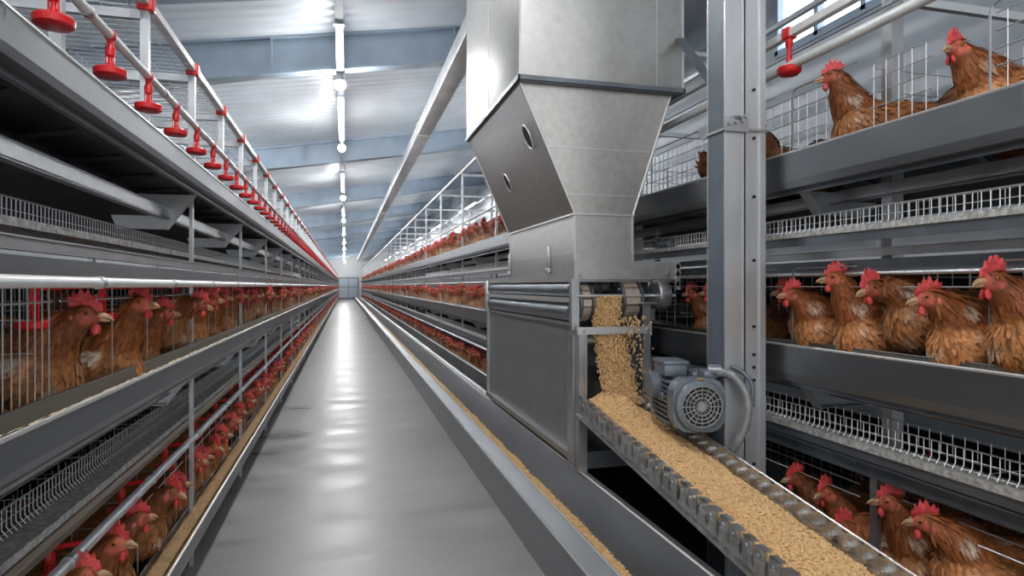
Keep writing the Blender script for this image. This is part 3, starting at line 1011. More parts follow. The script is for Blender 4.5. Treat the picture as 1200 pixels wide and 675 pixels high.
# two round inspection holes in the sloping left side of the cone, and one hatch
def cone_side(f, y):
    x0, x1, y0, y1, z = cone_at(f)
    return Vector((x0, y, z))
nrm = Vector((-(.988 - .36), 0, -(1.11 - .822))).normalized()
for f, y, r, nm in ((.66, 3.13, .055, 'inspection_hole'), (.45, 3.78, .05, 'inspection_hole')):
    c = cone_side(f, y)
    q = nrm.to_track_quat('Z', 'Y').to_matrix().to_4x4()
    bm = bmesh.new()
    bmesh.ops.create_cone(bm, cap_ends=True, segments=28, radius1=r, radius2=r, depth=.006)
    mm = MB().bm(bm, Matrix.Translation(c + nrm * .001) @ q @ Matrix.Diagonal((.8, 1.15, 1, 1)))
    h = mm.build(nm, M['black'], hp)
    ring = [c + nrm * .004 + (q.to_3x3() @ Vector((r * .83 * math.cos(t_), r * 1.18 * math.sin(t_), 0))) for t_ in np.linspace(0, 2 * math.pi, 29)]
    MB().tube(ring, .004, 6, False).build('hole_rim', M['edge'], h)
m = MB()
m.box(1.11, 1.425, 2.95, 4.245, .17, .362)
m.box(1.105, 1.43, 2.945, 4.25, .055, .172)
m.build('neck', M['hopper'], hp)
m = MB()
m.box(1.100, 1.435, 2.942, 4.255, .356, .364).box(1.103, 1.106, 2.94, 4.252, .166, .172).box(1.106, 1.112, 2.944, 2.951, .055, .36).box(1.42, 1.428, 2.944, 2.951, .055, .36)
m.build('neck_seam', M['edge'], hp)
for y in (3.32, 4.18):
    m = MB()
    m.bbox(1.088, 1.104, y - .012, y + .012, .10, .22, .004)
    m.bbox(1.080, 1.104, y - .022, y + .022, .07, .10, .004)
    m.build('latch', M['galv'], hp)

# ------------------------------------------------------------------ dispenser below the hopper
dp = thing('feed_dispenser', 'steel dispenser cabinet with roller drums and open front frame below the hopper', 'feed dispenser', (1.3, 3.9, -.90))
m = MB()
m.box(1.095, 1.67, 2.915, 2.94, .033, .125)
m.box(1.648, 1.67, 2.90, 2.916, -.02, .125)
m.build('front_plate', M['hopper'], dp)
for x, z in ((1.128, .058), (1.605, .062), (1.655, .100), (1.655, .062), (1.655, .01)):
    MB().lathe([(.013, -.012), (.013, -.006), (.008, -.006), (.008, .0)], (x, 2.912, z), 'Y', 6).build('bolt', M['galv'], dp)
MB().box(1.10, 1.66, 2.94, 4.92, .02, .055).build('top_deck', M['hopper'], dp)
MB().box(1.135, 1.60, 3.12, 4.92, -.86, .02).build('inner_body', M['dark'], dp)
m = MB()
m.box(1.118, 1.136, 2.99, 4.92, -.85, -.20)
m.build('side_panel', M['panel'], dp)
m = MB()
m.box(1.105, 1.14, 2.98, 4.93, -.205, -.188).box(1.095, 1.14, 2.98, 4.93, -.878, -.845).box(1.100, 1.122, 4.90, 4.93, -.86, -.2).box(1.100, 1.122, 2.975, 3.0, -.86, -.2)
m.build('panel_frame', M['galv'], dp)
m = MB()
m.tube([(1.15, 3.02, -.02), (1.15, 4.88, -.02)], .052, 20).tube([(1.15, 3.02, -.135), (1.15, 4.88, -.135)], .056, 20)
m.build('roller', M['dark'], dp)
MB().box(1.09, 1.104, 2.97, 4.9, -.083, -.060).build('roller_rail', M['edge'], dp)
m = MB()
m.bbox(1.085, 1.20, 4.88, 4.93, -.20, .04, .004)
m.build('end_plate', M['galv'], dp)
# front legs and cross bar
m = MB()
m.box(1.075, 1.115, 2.90, 2.94, -.22, .035)
m.build('upper_post', M['galv'], dp)
m = MB(); m.box(1.092, 1.135, 2.845, 2.852, -.905, -.20).box(1.092, 1.098, 2.852, 2.89, -.905, -.20)
m.build('leg', M['galv'], dp)
m = MB(); m.box(1.432, 1.472, 2.845, 2.852, -.62, -.085).box(1.466, 1.472, 2.852, 2.89, -.62, -.085).box(1.425, 1.50, 2.83, 2.90, -.090, -.082)
m.build('leg', M['galv'], dp)
m = MB(); m.box(1.082, 1.474, 2.835, 2.845, -.236, -.200).box(1.082, 1.474, 2.845, 2.87, -.236, -.230)
m.build('front_bar', M['edge'], dp)
for x in (1.112, 1.452):
    MB().lathe([(.009, -.01), (.009, 0)], (x, 2.835, -.218), 'Y', 6).build('bolt', M['galv'], dp)
m = MB(); m.box(1.042, 1.075, 2.88, 2.90, -.84, -.24)
m = MB(); m.box(1.082, 1.11, 2.90, 2.985, -.88, -.24)
m.build('corner_post', M['galv'], dp)
# slotted drums at both sides of the outlet
def drum(x0, x1, yc, zc, r, name):
    mm = MB()
    mm.lathe([(.02, x0 - .004), (r, x0 - .004), (r, x0 + .008), (r * .86, x0 + .009), (r * .86, x1 - .009), (r, x1 - .008), (r, x1 + .004), (.02, x1 + .004)], (0, yc, zc), 'X', 32)
    o = mm.build(name, M['dark'], dp)
    sl = MB()
    for k in range(14):
        a = 2 * math.pi * k / 14
        ca, sa = math.cos(a), math.sin(a)
        t_ = Vector((0, -sa, ca)) * r * .16
        n1, n2 = Vector((0, ca, sa)) * r * .85, Vector((0, ca, sa)) * r * .96
        c = Vector((0, yc, zc))
        pts = [c + n1 - t_, c + n1 + t_, c + n2 + t_, c + n2 - t_]
        sl.hexa([(x0 + .014, p.y, p.z) for p in pts] + [(x1 - .014, p.y, p.z) for p in pts])
    sl.build('drum_slat', M['slat'], o)
    rv = MB()
    for k in range(8):
        a = 2 * math.pi * k / 8
        rv.lathe([(.006, -.008), (.006, 0)], (x0 - .004, yc + math.cos(a) * r * .75, zc + math.sin(a) * r * .75), 'X', 6)
    rv.build('rivet', M['galv'], o)
drum(1.125, 1.195, 2.995, -.085, .098, 'drum')
drum(1.350, 1.455, 2.995, -.075, .108, 'drum')
m = MB().lathe([(.02, 1.52), (.072, 1.52), (.075, 1.525), (.075, 1.578), (.07, 1.584), (.02, 1.584)], (0, 2.90, -.045), 'X', 32)
pl = m.build('drive_pulley', M['galv'], dp)
m = MB().tube([(1.10, 2.90, -.05), (1.64, 2.90, -.05)], .008, 10).tube([(1.10, 2.995, -.08), (1.50, 2.995, -.08)], .014, 10)
m.build('axle', M['edge'], dp)
m = MB()
m.ball((1.235, 3.02, -.01), (.05, .03, .03)).ball((1.30, 3.02, .0), (.035, .03, .03))
m.build('gear_cover', M['belt'], dp)
MB().tube([(1.14, 2.93, -.275), (1.30, 2.93, -.275)], .022, 14).build('guide_roller', M['galv'], dp)
m = MB(); m.box(1.10, 1.42, 2.86, 2.93, -.892, -.81)
m.build('support_beam', M['dark'], dp)
m = MB(); m.hexa([(1.136, 3.0, -.60), (1.43, 3.0, -.60), (1.43, 3.1, -.42), (1.136, 3.1, -.42), (1.136, 3.006, -.60), (1.43, 3.006, -.60), (1.43, 3.106, -.42), (1.136, 3.106, -.42)])
m.build('chute', M['belt'], dp)

# ------------------------------------------------------------------ inclined chain conveyor
CT, CB = Vector((1.219, 2.80, -.522)), Vector((1.285, .75, -.853))
AX = (CB - CT)
CLEN = AX.length
ax = AX.normalized()
sd = Vector((0, 0, 1)).cross(ax).normalized()          # across: +sd
if sd.x < 0: sd = -sd
upv = sd.cross(ax).normalized()
if upv.z < 0: upv = -upv
def CP(s, a, u): return CT + ax * s + sd * a + upv * u
cv = thing('chain_conveyor', 'inclined chain conveyor full of golden feed sloping down beside the cages', 'conveyor', (CB.x, CB.y, CB.z - .1))
def cbox(m, s0, s1, a0, a1, u0, u1):
    return m.hexa([tuple(CP(s, a, u)) for u in (u0, u1) for s, a in ((s0, a0), (s1, a0), (s1, a1), (s0, a1))])
HW = .137
m = MB()
cbox(m, 0, CLEN, -HW + .002, HW - .002, -.075, -.068)
m.build('carrying_pan', M['belt'], cv)
m = MB()
cbox(m, 0, CLEN, -HW - .004, -HW + .004, -.092, -.03)
cbox(m, 0, CLEN, -HW - .022, -HW - .004, -.096, -.088)
m.build('side_rail', M['chain'], cv)
m = MB()
cbox(m, 0, CLEN, HW - .004, HW + .004, -.092, -.03)
m.build('side_rail', M['chain'], cv)
# left chain: notched plates
m = MB()
s = 0.0
i = 0
while s < CLEN - .05:
    o = .004 if i % 2 else 0
    cbox(m, s, s + .044, -HW - .010 - o, -HW - .004 - o, -.045, .004)
    cbox(m, s + .004, s + .040, -HW - .010, -HW + .012, -.002, .004)
    cbox(m, s + .012, s + .05, -HW - .016, -HW - .010, -.075, -.03)
    c = CP(s + .022, -HW - .012 - o, -.018)
    m.tube([tuple(c), tuple(c - sd * .008)], .007, 6)
    s += .056
    i += 1
m.build('link_chain', M['chain'], cv)
# right chain: scalloped plate with rollers
m = MB()
s = 0.0
pp, nn = [], []
N_ = int(CLEN / .0075)
for q in range(N_):
    s0 = q * .0075
    h0 = .0 + .010 * abs(math.sin(math.pi * s0 / .062))
    cbox(m, s0, s0 + .0075, HW + .004, HW + .009, -.04, h0 + .012)
m.tube([tuple(CP(0, HW + .008, .023)), tuple(CP(CLEN, HW + .008, .023))], .004, 6)
m.build('scalloped_plate', M['chain'], cv)
m = MB()
s = .03
while s < CLEN:
    m = MB()
    c = CP(s, HW + .004, -.012)
    m.tube([tuple(c), tuple(c - sd * .016)], .013, 12)
    m.tube([tuple(c), tuple(c - sd * .022)], .005, 8)
    m.build('chain_roller', M['chain'], cv)
    s += .062
# hanger straps and supports
m = MB()
for s in (1.15,):
    a = [CP(s, -.10, -.09), CP(s + .02, -.115, -.16), CP(s + .02, -.12, -.24), CP(s, -.11, -.40)]
    for p, q in zip(a[:-1], a[1:]):
        w = ax * .022
        m.hexa([tuple(v) for v in (p - w, p + w, p + w + sd * .006, p - w + sd * .006, q - w, q + w, q + w + sd * .006, q - w + sd * .006)])
m.build('hanger_strap', M['slate'], cv)
for s in (1.75,):
    m = MB()
    c = CP(s, 0, -.1)
    m.box(c.x - .15, c.x - .12, c.y - .02, c.y + .02, FL, c.z + .01).box(c.x + .12, c.x + .15, c.y - .02, c.y + .02, FL, c.z + .01).box(c.x - .15, c.x + .15, c.y - .02, c.y + .02, c.z - .03, c.z)
    m.build('stand', M['belt'], cv)
MB().box(1.15, 1.62, .25, 4.9, FL, FL + .03).build('shade_sheet', M['black'], cv)  # black sheet standing in for the shade on the floor under the conveyor
MB().box(1.60, 1.62, .25, 4.9, FL + .03, -1.0).build('shade_panel', M['black'], cv)  # upright black sheet added as the shade seen behind the conveyor
# feed bed
def bed_u(s, a):
    w = 1 - (abs(a) / HW) ** 2
    hump = .045 * math.exp(-((s - .10) / .12) ** 2) * math.exp(-((a + .0) / .07) ** 2)
    return -.045 + .028 * w + hump + .010 * noise.noise((s * 9, a * 14, 2.2)) + .004 * noise.noise((s * 50, a * 50, 7))
def bed():
    ss = np.arange(.0, CLEN, .012)
    aa = np.linspace(-HW + .005, HW - .005, 22)
    vs = [tuple(CP(s, a, bed_u(s, a))) for s in ss for a in aa]
    n = len(aa)
    fs = [(i * n + q, i * n + q + 1, (i + 1) * n + q + 1, (i + 1) * n + q) for i in range(len(ss) - 1) for q in range(n - 1)]
    def place(r):
        s, a = CLEN * .86 * r.random(), r.uniform(-HW + .008, HW - .008)
        t_ = r.uniform(0, 6.28)
        return tuple(CP(s, a, bed_u(s, a) + r.uniform(0, .004))), tuple(ax * math.cos(t_) + sd * math.sin(t_) + upv * r.uniform(-.35, .35))
    mb = pellets(9000, place, (.0068, .0042), 5)
    mb._add(vs, fs)
    o = mb.build('feed_pellets', M['feed'], None, H, 60)
    tag(o, 'golden pellets heaped along the inclined chain conveyor', 'feed', None, 'stuff')
bed()
# falling feed
def falling():
    def place(r):
        f = r.random()
        z = -.05 - .50 * f
        xc = 1.266 + .0 * f
        w = .066 + .025 * f
        x = xc + w * (r.random() + r.random() - 1.0) * 1.05
        y = 2.915 - .21 * f ** 2.2 + .020 * r.normal()
        if r.random() < .035:
            x = 1.335 + .075 * r.random(); z = -.15 - .36 * r.random()
        return (x, y, z), (r.uniform(-.35, .35) + .15, r.uniform(-.3, .3), -1)
    mb = pellets(10500, place, (.0072, .0040), 9)
    o = mb.build('feed_stream', M['feed'], None, H, 60)
    tag(o, 'stream of golden pellets pouring from the dispenser onto the conveyor', 'feed', None, 'stuff')
falling()

# ------------------------------------------------------------------ electric motor
MX, MY, MZ, MR = 1.362, 2.13, -.462, .104
mo = thing('electric_motor', 'dark grey electric motor with a round fan grille beside the steel column', 'motor', (MX, MY + .25, MZ - MR))
mo.rotation_euler = (0, 0, math.radians(-10))
def octo(m, y0, y1, r, ch=.38, seg=4):
    """square with rounded corners about the motor axis"""
    pts = []
    for cx, cz, a0 in ((1, 1, 0), (-1, 1, 90), (-1, -1, 180), (1, -1, 270)):
        for k in range(seg + 1):
            a = math.radians(a0 + 90 * k / seg)
            pts.append((MX + cx * r * (1 - ch) + math.cos(a) * r * ch, MZ + cz * r * (1 - ch) + math.sin(a) * r * ch))
    return m.prism(pts, y0, y1)
m = MB()
octo(m, MY + .02, MY + .085, MR, .62, 6)
octo(m, MY + .085, MY + .10, MR * .97, .6, 6)
fc = m.build('fan_cover', M['motor'], mo)
m = MB().lathe([(MR * .80, -.004), (MR * .93, 0), (MR * .98, .012), (MR * .98, .022)], (MX, MY, MZ), 'Y', 40)
m.build('cover_ring', M['motor'], fc)
MB().lathe([(MR * .76, -.0045), (MR * .76, -.003)], (MX, MY, MZ), 'Y', 40).build('fan_opening', M['black'], fc)
g = MB()
for rr in (.17, .33, .47, .61, .75):
    ring = [(MX + MR * rr * math.cos(a), MY - .008, MZ + MR * rr * math.sin(a)) for a in np.linspace(0, 2 * math.pi, 37)]
    g.tube(ring, .0028, 6, False)
for a in np.linspace(0, math.pi, 9)[:-1]:
    c, s_ = math.cos(a) * MR * .77, math.sin(a) * MR * .77
    g.wire((MX - c, MY - .007, MZ - s_), (MX + c, MY - .007, MZ + s_), .0024)
g.lathe([(MR * .14, -.012), (MR * .14, -.006)], (MX, MY, MZ), 'Y', 20)
g.build('fan_grille', M['hose'], fc)
m = MB()
octo(m, MY + .10, MY + .30, MR * .80, .5, 5)
octo(m, MY + .30, MY + .33, MR * .92, .5, 5)
m.build('housing', M['motor'], mo)
fn = MB()
for k in range(9):
    z = MZ - .085 + k * .020
    fn.box(MX - MR * .96, MX + MR * .96, MY + .105, MY + .295, z, z + .006)
for k in range(7):
    x = MX - .06 + k * .02
    fn.box(x, x + .006, MY + .105, MY + .295, MZ - MR * .95, MZ + MR * .95)
fn.build('cooling_fin', M['motor'], mo)
m = MB(); m.bbox(MX - .10, MX - .0, MY + .14, MY + .28, MZ + MR * .9, MZ + MR * 1.42, .012); m.bbox(MX - .105, MX + .005, MY + .135, MY + .285, MZ + MR * 1.36, MZ + MR * 1.52, .006)
m.build('terminal_box', M['motor'], mo)
m = MB(); m.bbox(MX + .01, MX + .10, MY + .12, MY + .24, MZ + MR * .8, MZ + MR * 1.12, .01); m.bbox(MX + .03, MX + .09, MY + .05, MY + .13, MZ + MR * .9, MZ + MR * 1.25, .012)
m.build('junction_box', M['motor'], mo)
m = MB().lathe([(.05, -.045), (.056, -.04), (.056, .03), (.045, .04)], (MX - MR * .86, MY + .24, MZ + .05), 'X', 24)
m.bbox(MX - MR * 1.0, MX - MR * .6, MY + .16, MY + .30, MZ - .01, MZ + .03, .008)
m.build('capacitor_housing', M['motor'], mo)
m = MB(); m.bbox(MX - .06, MX + .07, MY + .33, MY + .43, MZ - .06, MZ + .07, .015); m.lathe([(.045, MY + .42), (.045, MY + .46), (.025, MY + .46), (.025, MY + .60)], (MX, 0, MZ), 'Y', 20)
m.build('gearbox', M['motor'], mo)
m = MB()
for sx, sz in ((.85, -.85), (-.85, -.85), (.85, .85), (-.85, .85)):
    m.lathe([(.010, -.02), (.010, .0)], (MX + sx * MR * .92, MY + .06, MZ + sz * MR * .92), 'Y', 8)
m.build('bolt', M['galv'], mo)
MB().box(MX - .012, MX + .012, MY + .0035, MY + .018, MZ + MR * .99, MZ + MR * 1.005).build('warning_mark', M['yellow'], mo)
hs = MB()
def arc(pts, n=8):
    out = []
    P = [Vector(p) for p in pts]
    P = [P[0] * 2 - P[1]] + P + [P[-1] * 2 - P[-2]]
    for i in range(1, len(P) - 2):
        for k in range(n):
            t_ = k / n
            a, b, c, d = P[i - 1:i + 3]
            out.append(.5 * ((2 * b) + (c - a) * t_ + (2 * a - 5 * b + 4 * c - d) * t_ ** 2 + (3 * b - a - 3 * c + d) * t_ ** 3))
    out.append(P[-2])
    return out
path = arc([(MX + .08, MY + .06, MZ + .125), (MX + .125, MY - .0, MZ + .115), (MX + .165, MY - .03, MZ + .04), (MX + .162, MY - .03, MZ - .06), (MX + .13, MY + .0, MZ - .16), (MX + .09, MY + .07, MZ - .26)], 10)
hs.tube(path, .016, 12)
for p, q in zip(path[::2][:-1], path[1::2]):
    hs.tube([p, p + (q - p).normalized() * .006], .0182, 12)
hs.build('cable_hose', M['hose'], mo)
path = arc([(MX + .07, MY + .10, MZ + .14), (MX + .14, MY + .02, MZ + .145), (MX + .19, MY - .015, MZ + .09), (MX + .195, MY - .015, MZ + .0)], 8)
MB().tube(path, .009, 10).build('cable', M['motor'], mo)
MB().tube([(MX + .06, MY + .07, MZ + .128), (MX + .10, MY + .04, MZ + .13)], .019, 10).build('cable_gland', M['galv'], mo)
MB().box(MX - .0, MX + .10, MY + .12, MY + .66, MZ - .106, MZ - .094).build('mounting_plate', M['dark'], mo)

# ------------------------------------------------------------------ hens
def tone_at(p, r, head_c, head_r):
    """plumage colour by body region"""
    x, y, z = p
    j = r.uniform(.92, 1.08)
    if z > .29:  base = Vector((.27, .080, .022))
    elif z > .235 and x > .04: base = Vector((.31, .095, .026))
    elif x < -.13: base = Vector((.22, .085, .035))
    elif x > .06 and z < .22: base = Vector((.52, .215, .078))
    else: base = Vector((.40, .150, .046))
    base = base * j
    w = noise.noise((x * 16 + 3, y * 16, z * 16))
    if w > .42 and x > -.05: base = base.lerp(Vector((.70, .58, .45)), min(1, (w - .42) * 3.2))
    return base

def hen_meshes(name, neck=1.0, head_yaw=0.0, lean=0.0, pitch=0.0, voxel=.0075, feathers=4200, seed=0, squat=0.11, narrow=1.0):
    """returns dict of part name -> (mesh, material)"""
    r = random.Random(seed)
    dz = -squat
    m = MB()
    ry = lambda a: Matrix.Rotation(math.radians(a), 4, 'Y')
    m.ball((-.035, 0, .175 + dz), (.150, .100 * narrow, .092), ry(-10), 20, 14)
    m.ball((.055, 0, .178 + dz), (.080, .090 * narrow, .092), ry(-25), 18, 12)
    m.ball((-.14, 0, .195 + dz), (.085, .058 * narrow, .060), ry(18), 16, 10)
    m.ball((-.215, 0, .245 + dz), (.085, .018, .042), ry(40), 14, 10)
    m.ball((-.245, 0, .215 + dz), (.06, .016, .03), ry(22), 14, 10)
    for sy in (1, -1):
        m.ball((-.04, sy * .083 * narrow, .180 + dz), (.115, .026, .062), ry(-4), 16, 10)
        m.ball((-.005, sy * .048, .105 + dz), (.05, .034, .055), None, 12, 9)
    hc = Vector((.128 + lean, 0, .352 + (neck - 1) * .25 + dz))
    nk = [Vector((.055, 0, .215 + dz)), Vector((.085 + lean * .3, 0, .262 + dz)), Vector((.108 + lean * .7, 0, .262 + dz + (hc.z - .262 - dz) * .5)), hc + Vector((-.008, 0, -.012)), hc]
    m.tube(nk, [.070, .060, .042, .031, .026], 14)
    HM = Matrix.Translation(hc) @ Matrix.Rotation(head_yaw, 4, 'Z') @ Matrix.Rotation(pitch, 4, 'Y')
    bm = bmesh.new(); bmesh.ops.create_uvsphere(bm, u_segments=16, v_segments=10, radius=1)
    m.bm(bm, HM @ Matrix.Translation((.006, 0, 0)) @ Matrix.Diagonal((.034, .0235, .0265, 1)))
    bm = bmesh.new(); bmesh.ops.create_uvsphere(bm, u_segments=14, v_segments=8, radius=1)
    m.bm(bm, HM @ Matrix.Translation((.026, 0, -.006)) @ Matrix.Diagonal((.020, .015, .015, 1)))
    me = m.mesh('tmp', M['plumage'])
    ob = bpy.data.objects.new('tmp', me)
    COL.objects.link(ob)
    md = ob.modifiers.new('r', 'REMESH')
    md.mode = 'VOXEL'; md.voxel_size = voxel
    dg = bpy.context.evaluated_depsgraph_get()
    body = bpy.data.meshes.new_from_object(ob.evaluated_get(dg))
    bpy.data.objects.remove(ob)
    b = bmesh.new(); b.from_mesh(body)
    for _ in range(3):
        bmesh.ops.smooth_vert(b, verts=b.verts[:], factor=.5, use_axis_x=True, use_axis_y=True, use_axis_z=True)
    b.normal_update()
    HI = HM.inverted()
    cols = []
    skin = Vector((.60, .135, .09))
    def face_w(p):
        q = HI @ p
        d = ((q.x - .024) / .023) ** 2 + ((q.z + .002) / .019) ** 2
        return max(0, min(1, (1.15 - d) * 3)) * (.8 + .4 * noise.noise(p * 220)) if q.x > -.004 and abs(q.z) < .035 and q.length < .06 else 0
    for v in b.verts:
        p = Vector((v.co.x, v.co.y, v.co.z - dz))
        c = tone_at(p, r, hc, 0) * .75
        cols.append(c.lerp(skin * r.uniform(.85, 1.15), face_w(v.co)))
    vs = [tuple(v.co) for v in b.verts]
    fs = [tuple(v.index for v in f.verts) for f in b.faces]
    faces = list(b.faces)
    areas = np.array([f.calc_area() for f in faces])
    cum = np.cumsum(areas)
    for _ in range(feathers):
        f = faces[int(np.searchsorted(cum, r.random() * cum[-1]))]
        p = f.calc_center_median() + Vector((r.uniform(-1, 1), r.uniform(-1, 1), r.uniform(-1, 1))) * voxel * .5
        if face_w(p) > .15: continue
        q = HI @ p
        if q.x > .004 and q.z < .018 and q.length < .05: continue
        n = f.normal.copy()
        z = p.z - dz
        if z > .235 and p.x > .03: flow = Vector((-.45, 0, -1)); ln, wd = .036, .0052
        elif p.x > .05: flow = Vector((-.5, p.y * 6, -.9)); ln, wd = .030, .0078
        elif p.x < -.16: flow = Vector((-1, 0, .75)); ln, wd = .05, .011
        elif abs(n.y) > .7 and z > .14 and p.x < .02: flow = Vector((-1, 0, -.15)); ln, wd = .042, .013
        else: flow = Vector((-1, 0, -.45)); ln, wd = .030, .0115
        ln *= r.uniform(.62, 1.0); wd *= .66
        flow = flow + Vector((r.uniform(-.25, .25), r.uniform(-.25, .25), r.uniform(-.25, .25)))
        tdir = flow - n * flow.dot(n)
        if tdir.length < .1: continue
        tdir.normalize()
        sdir = n.cross(tdir)
        lift = r.uniform(.0006, .0028)
        c = tone_at(Vector((p.x, p.y, z)), r, hc, 0) * r.uniform(.85, 1.15)
        o = len(vs)
        base = p - n * .0015
        ctrs = [(0, .55, 0), (.45, 1, lift * .9), (.8, .75, lift), (1.0, .12, lift * .6)]
        for t_, w_, l_ in ctrs:
            cc = base + tdir * ln * t_ + n * (l_ + .0015)
            vs.append(tuple(cc - sdir * wd * w_ - n * wd * w_ * .18)); vs.append(tuple(cc + sdir * wd * w_ - n * wd * w_ * .18))
            k = 1.0 + .16 * (t_ > .9) - .06 * (t_ < .1)
            cols.append(c * k); cols.append(c * k)
        for k in range(3):
            fs.append((o + 2 * k, o + 2 * k + 1, o + 2 * k + 3, o + 2 * k + 2))
    b.free()
    out = bpy.data.meshes.new(name + '_body')
    out.from_pydata(vs, [], fs)
    out.materials.append(M['plumage'])
    out.polygons.foreach_set('use_smooth', [True] * len(fs))
    at = out.color_attributes.new('tone', 'FLOAT_COLOR', 'POINT')
    at.data.foreach_set('color', np.array([(c[0], c[1], c[2], 1) for c in cols], dtype=np.float32).ravel())
    parts = {}
    def P(nm, mb, ms, ang=60):
        mb.v = [tuple(HM @ Vector(v)) for v in mb.v]
        parts.setdefault(nm, []).append((mb.mesh(name + '_' + nm, ms, (0, 0, 0), 0, ang), ms))
    # comb: serrated blade
    cb = MB()
    prof = [(-.018, .018), (-.024, .040), (-.016, .036), (-.012, .052), (-.004, .042), (.003, .060), (.010, .044), (.017, .058), (.022, .040), (.030, .047), (.032, .030), (.040, .026), (.042, .008), (.030, .010), (.010, .020)]
    prof = [(x + r.uniform(-.0015, .0015), z + r.uniform(-.003, .003)) for x, z in prof]
    n = len(prof)
    bend = r.uniform(-.15, .15)
    cv_ = [(x, -.0038 + bend * (z - .02), z) for x, z in prof] + [(x, .0038 + bend * (z - .02), z) for x, z in prof]
    cb._add(cv_, [(i, (i + 1) % n, n + (i + 1) % n, n + i) for i in range(n)])
    # fan the two faces from a centre line
    ctr = [( .008, -.0052 + bend * .012, .028), (.008, .0052 + bend * .012, .028)]
    o = len(cb.v)
    cb.v += ctr
    for i in range(n):
        cb.f.append((i, (i + 1) % n, o)); cb.f.append((n + (i + 1) % n, n + i, o + 1)); cb.mi += [0, 0]
    P('comb', cb, M['comb'], 80)
    bk = MB()
    bk.tube([(.036, 0, -.001), (.048, 0, -.002), (.058, 0, -.006), (.0645, 0, -.0125)], [.0088, .0072, .0042, .0008], 10)
    bk.tube([(.036, 0, -.008), (.048, 0, -.0105), (.057, 0, -.0135)], [.0062, .0045, .0010], 8)
    P('beak', bk, M['beak'])
    for sy in (1, -1):
        w = MB().ball((.030, sy * .007, -.030), (.0085, .0040, .0125), Matrix.Rotation(sy * .2, 4, 'X'), 12, 9)
        P('wattle', w, M['wattle'])
        l_ = MB().ball((-.010, sy * .0225, -.010), (.0075, .0045, .0125), None, 10, 8)
        P('earlobe', l_, M['lobe'])
        e = MB().ball((.018, sy * .0205, .006), (.0058, .0042, .0056), None, 12, 8)
        e.use(1).ball((.0185, sy * .0236, .006), (.0033, .0020, .0033), None, 10, 6)
        P('eye', e, [M['iris'], M['pupil']])
    return out, parts, dz

def leg_mesh(name, sy):
    m = MB()
    m.tube([(-.005, sy * .048, .085), (-.02, sy * .048, .055), (.0, sy * .048, .010)], [.011, .0075, .006], 8)
    for a in (-.5, 0, .5):
        m.tube([(.0, sy * .048, .010), (.028 * math.cos(a), sy * .048 + .028 * math.sin(a), .008), (.05 * math.cos(a), sy * .048 + .05 * math.sin(a), .004)], [.006, .0048, .002], 6)
    m.tube([(.0, sy * .048, .010), (-.024, sy * .048, .004)], [.005, .002], 6)
    return m.mesh(name + '_leg', M['leg'], (0, 0, 0), 0, 60)

FULL = [hen_meshes('hen%d' % i, seed=i + 1, **p) for i, p in enumerate(POSES)]
LEGS = [leg_mesh('hen', sy) for sy in (1, -1)]
def merged(full, nm):
    """a hen in one mesh for birds too far to show their parts"""
    body, parts, dz = full
    bm = bmesh.new()
    bm.from_mesh(body)
    out = bpy.data.meshes.new(nm)
    vs = [tuple(v.co) for v in bm.verts]; fs = [tuple(v.index for v in f.verts) for f in bm.faces]
    bm.free()
    cols = [tuple(d.color) for d in body.color_attributes['tone'].data]
    mi = [0] * len(fs)
    for slot, key in ((1, 'comb'), (2, 'beak'), (1, 'wattle')):
        for me, _ in parts[key]:
            o = len(vs)
            vs += [tuple(v.co) for v in me.vertices]
            fs += [tuple(i + o for i in p.vertices) for p in me.polygons]
            mi += [slot] * len(me.polygons)
            cols += [(.3, .1, .05, 1)] * len(me.vertices)
    out.from_pydata(vs, [], fs)
    for k in ('plumage', 'comb', 'beak'): out.materials.append(M[k])
    out.polygons.foreach_set('material_index', mi)
    out.polygons.foreach_set('use_smooth', [True] * len(fs))
    at = out.color_attributes.new('tone', 'FLOAT_COLOR', 'POINT')
    at.data.foreach_set('color', np.array(cols, dtype=np.float32).ravel())
    return out
MID = [merged(hen_meshes('midhen%d' % i, voxel=.012, feathers=500, seed=i + 11, **p), 'mid_hen_%d' % i) for i, p in enumerate(POSES)]
LOW = [merged(hen_meshes('lowhen%d' % i, voxel=.02, feathers=0, seed=i + 21, **p), 'low_hen_%d' % i) for i, p in enumerate(POSES[:3])]

near_n = len(birds)
rr = random.Random(5)
def run(R, ti, y, step, jit, glabel, ggroup, ydetail):
    i = 0
    while y < R.y1 - .3:
        birds.append(dict(R=R, ti=ti, y=y, u=rr.uniform(.0, .05), pose=rr.choice([0, 0, 1, 2, 3, 4]), yaw=rr.uniform(-.3, .3), label=glabel, dz=None, group=ggroup, face=1, s=1.0))
        birds[-1]['dz'] = rr.uniform(.16, .225) + .058 - HS * (.242 + (POSES[birds[-1]['pose']]['neck'] - 1) * .25)
        y += step * rr.uniform(1 - jit, 1 + jit)
run(L, 1, y_from_px(L, 284), .27, .3, 'brown hen in the long distant row on the middle tier opposite the hopper', 'hens along the middle tier opposite the hopper', 6)
run(L, 2, y_from_px(L, 228), .25, .3, 'brown hen in the long distant row on the lowest tier opposite the hopper', 'hens along the bottom tier opposite the hopper', 5)
run(F, 0, 5.25, .25, .3, 'brown hen in the row on the top tier beyond the hopper', 'hens on the top tier beyond the hopper', 6)
run(F, 1, 5.25, .24, .3, 'brown hen in the row on the middle tier beyond the hopper', 'hens on the middle tier beyond the hopper', 6)
run(F, 2, 5.25, .24, .3, 'brown hen in the row on the bottom tier beyond the hopper', 'hens on the bottom tier beyond the hopper', 6)
head = birds[:near_n]
tail = sorted(birds[near_n:], key=lambda b: b['y'])
KEEP = 296 - near_n
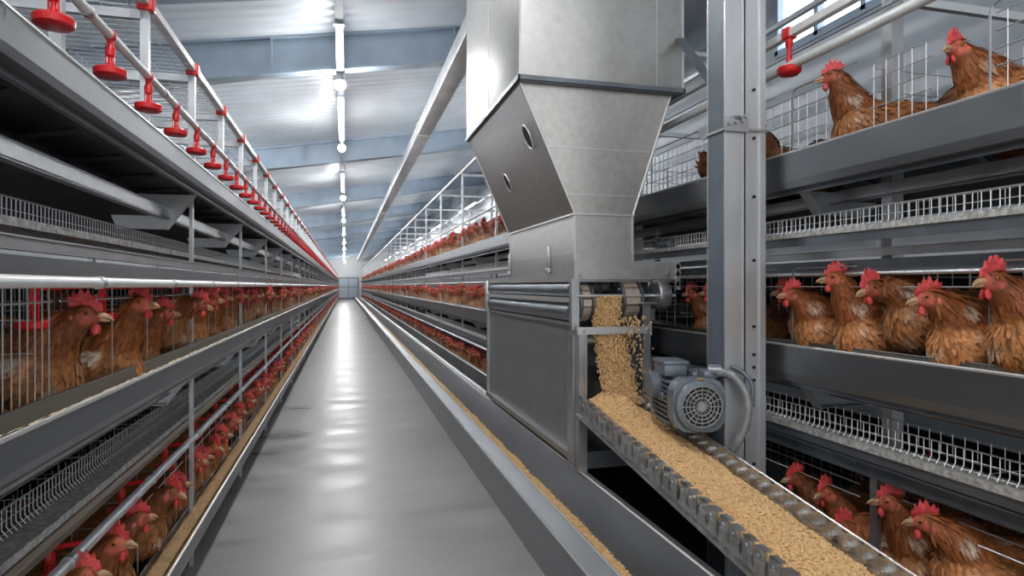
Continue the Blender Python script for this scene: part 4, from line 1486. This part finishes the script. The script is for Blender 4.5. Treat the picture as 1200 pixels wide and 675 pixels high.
def placement(b):
    R = b['R']
    tz, du = R.tz[b['ti']]
    x = R.s * (R.lip + du + (.222 if R is L else .236) + b['u'])
    yaw = (0 if R.s < 0 else math.pi) + (b['yaw'] if R.s < 0 else -b['yaw'] - (.28 if R is N and abs(b['yaw']) < 1 else 0))
    return Vector((x, b['y'], tz - .058 + b['dz'] + H)), yaw
def add_bird(b):
    loc, yaw = placement(b)
    if b['y'] < 5.8 and b in head or b['y'] < 4.5:
        o = bpy.data.objects.new('laying_hen', None)
        o.empty_display_size = .05
        COL.objects.link(o)
        body, parts, dz = FULL[b['pose']]
        bo = bpy.data.objects.new('body', body); COL.objects.link(bo); bo.parent = o
        for nm, lst in parts.items():
            for me, _ in lst:
                c = bpy.data.objects.new(nm, me); COL.objects.link(c); c.parent = o
        for me in LEGS:
            c = bpy.data.objects.new('leg', me); COL.objects.link(c); c.parent = o
    else:
        o = bpy.data.objects.new('laying_hen', MID[b['pose']])
        COL.objects.link(o)
    o.location = loc
    o.rotation_euler = (0, 0, yaw)
    s = HS * rr.uniform(.97, 1.03)
    o.scale = (s, s, s)
    tag(o, b['label'], 'hen', b['group'])
for b in head + tail[:KEEP]:
    add_bird(b)
# every hen beyond those, one object
vs, fs, mi, cols = [], [], [], []
cache = []
for me in LOW:
    cache.append((np.array([v.co[:] for v in me.vertices]), [tuple(p.vertices) for p in me.polygons], [p.material_index for p in me.polygons], np.array([d.color[:] for d in me.color_attributes['tone'].data])))
off = 0
for b in tail[KEEP:]:
    v, f, m_, c = cache[b['pose'] % 3]
    v = v * HS
    loc, yaw = placement(b)
    ca, sa = math.cos(yaw), math.sin(yaw)
    w = np.stack([v[:, 0] * ca - v[:, 1] * sa, v[:, 0] * sa + v[:, 1] * ca, v[:, 2]], 1) + np.array(loc)
    vs.append(w); fs += [tuple(i + off for i in q) for q in f]; mi += m_; cols.append(c * rr.uniform(.75, 1.2))
    off += len(v)
me = bpy.data.meshes.new('distant_hens')
me.from_pydata(np.concatenate(vs).tolist(), [], fs)
for k in ('plumage', 'comb', 'beak'): me.materials.append(M[k])
me.polygons.foreach_set('material_index', mi)
me.polygons.foreach_set('use_smooth', [True] * len(fs))
at = me.color_attributes.new('tone', 'FLOAT_COLOR', 'POINT')
at.data.foreach_set('color', np.concatenate(cols).astype(np.float32).ravel())
o = bpy.data.objects.new('distant_hens', me)
COL.objects.link(o)
tag(o, 'tiny red and brown hens at the far end of all cage rows', 'hen', None, 'stuff')
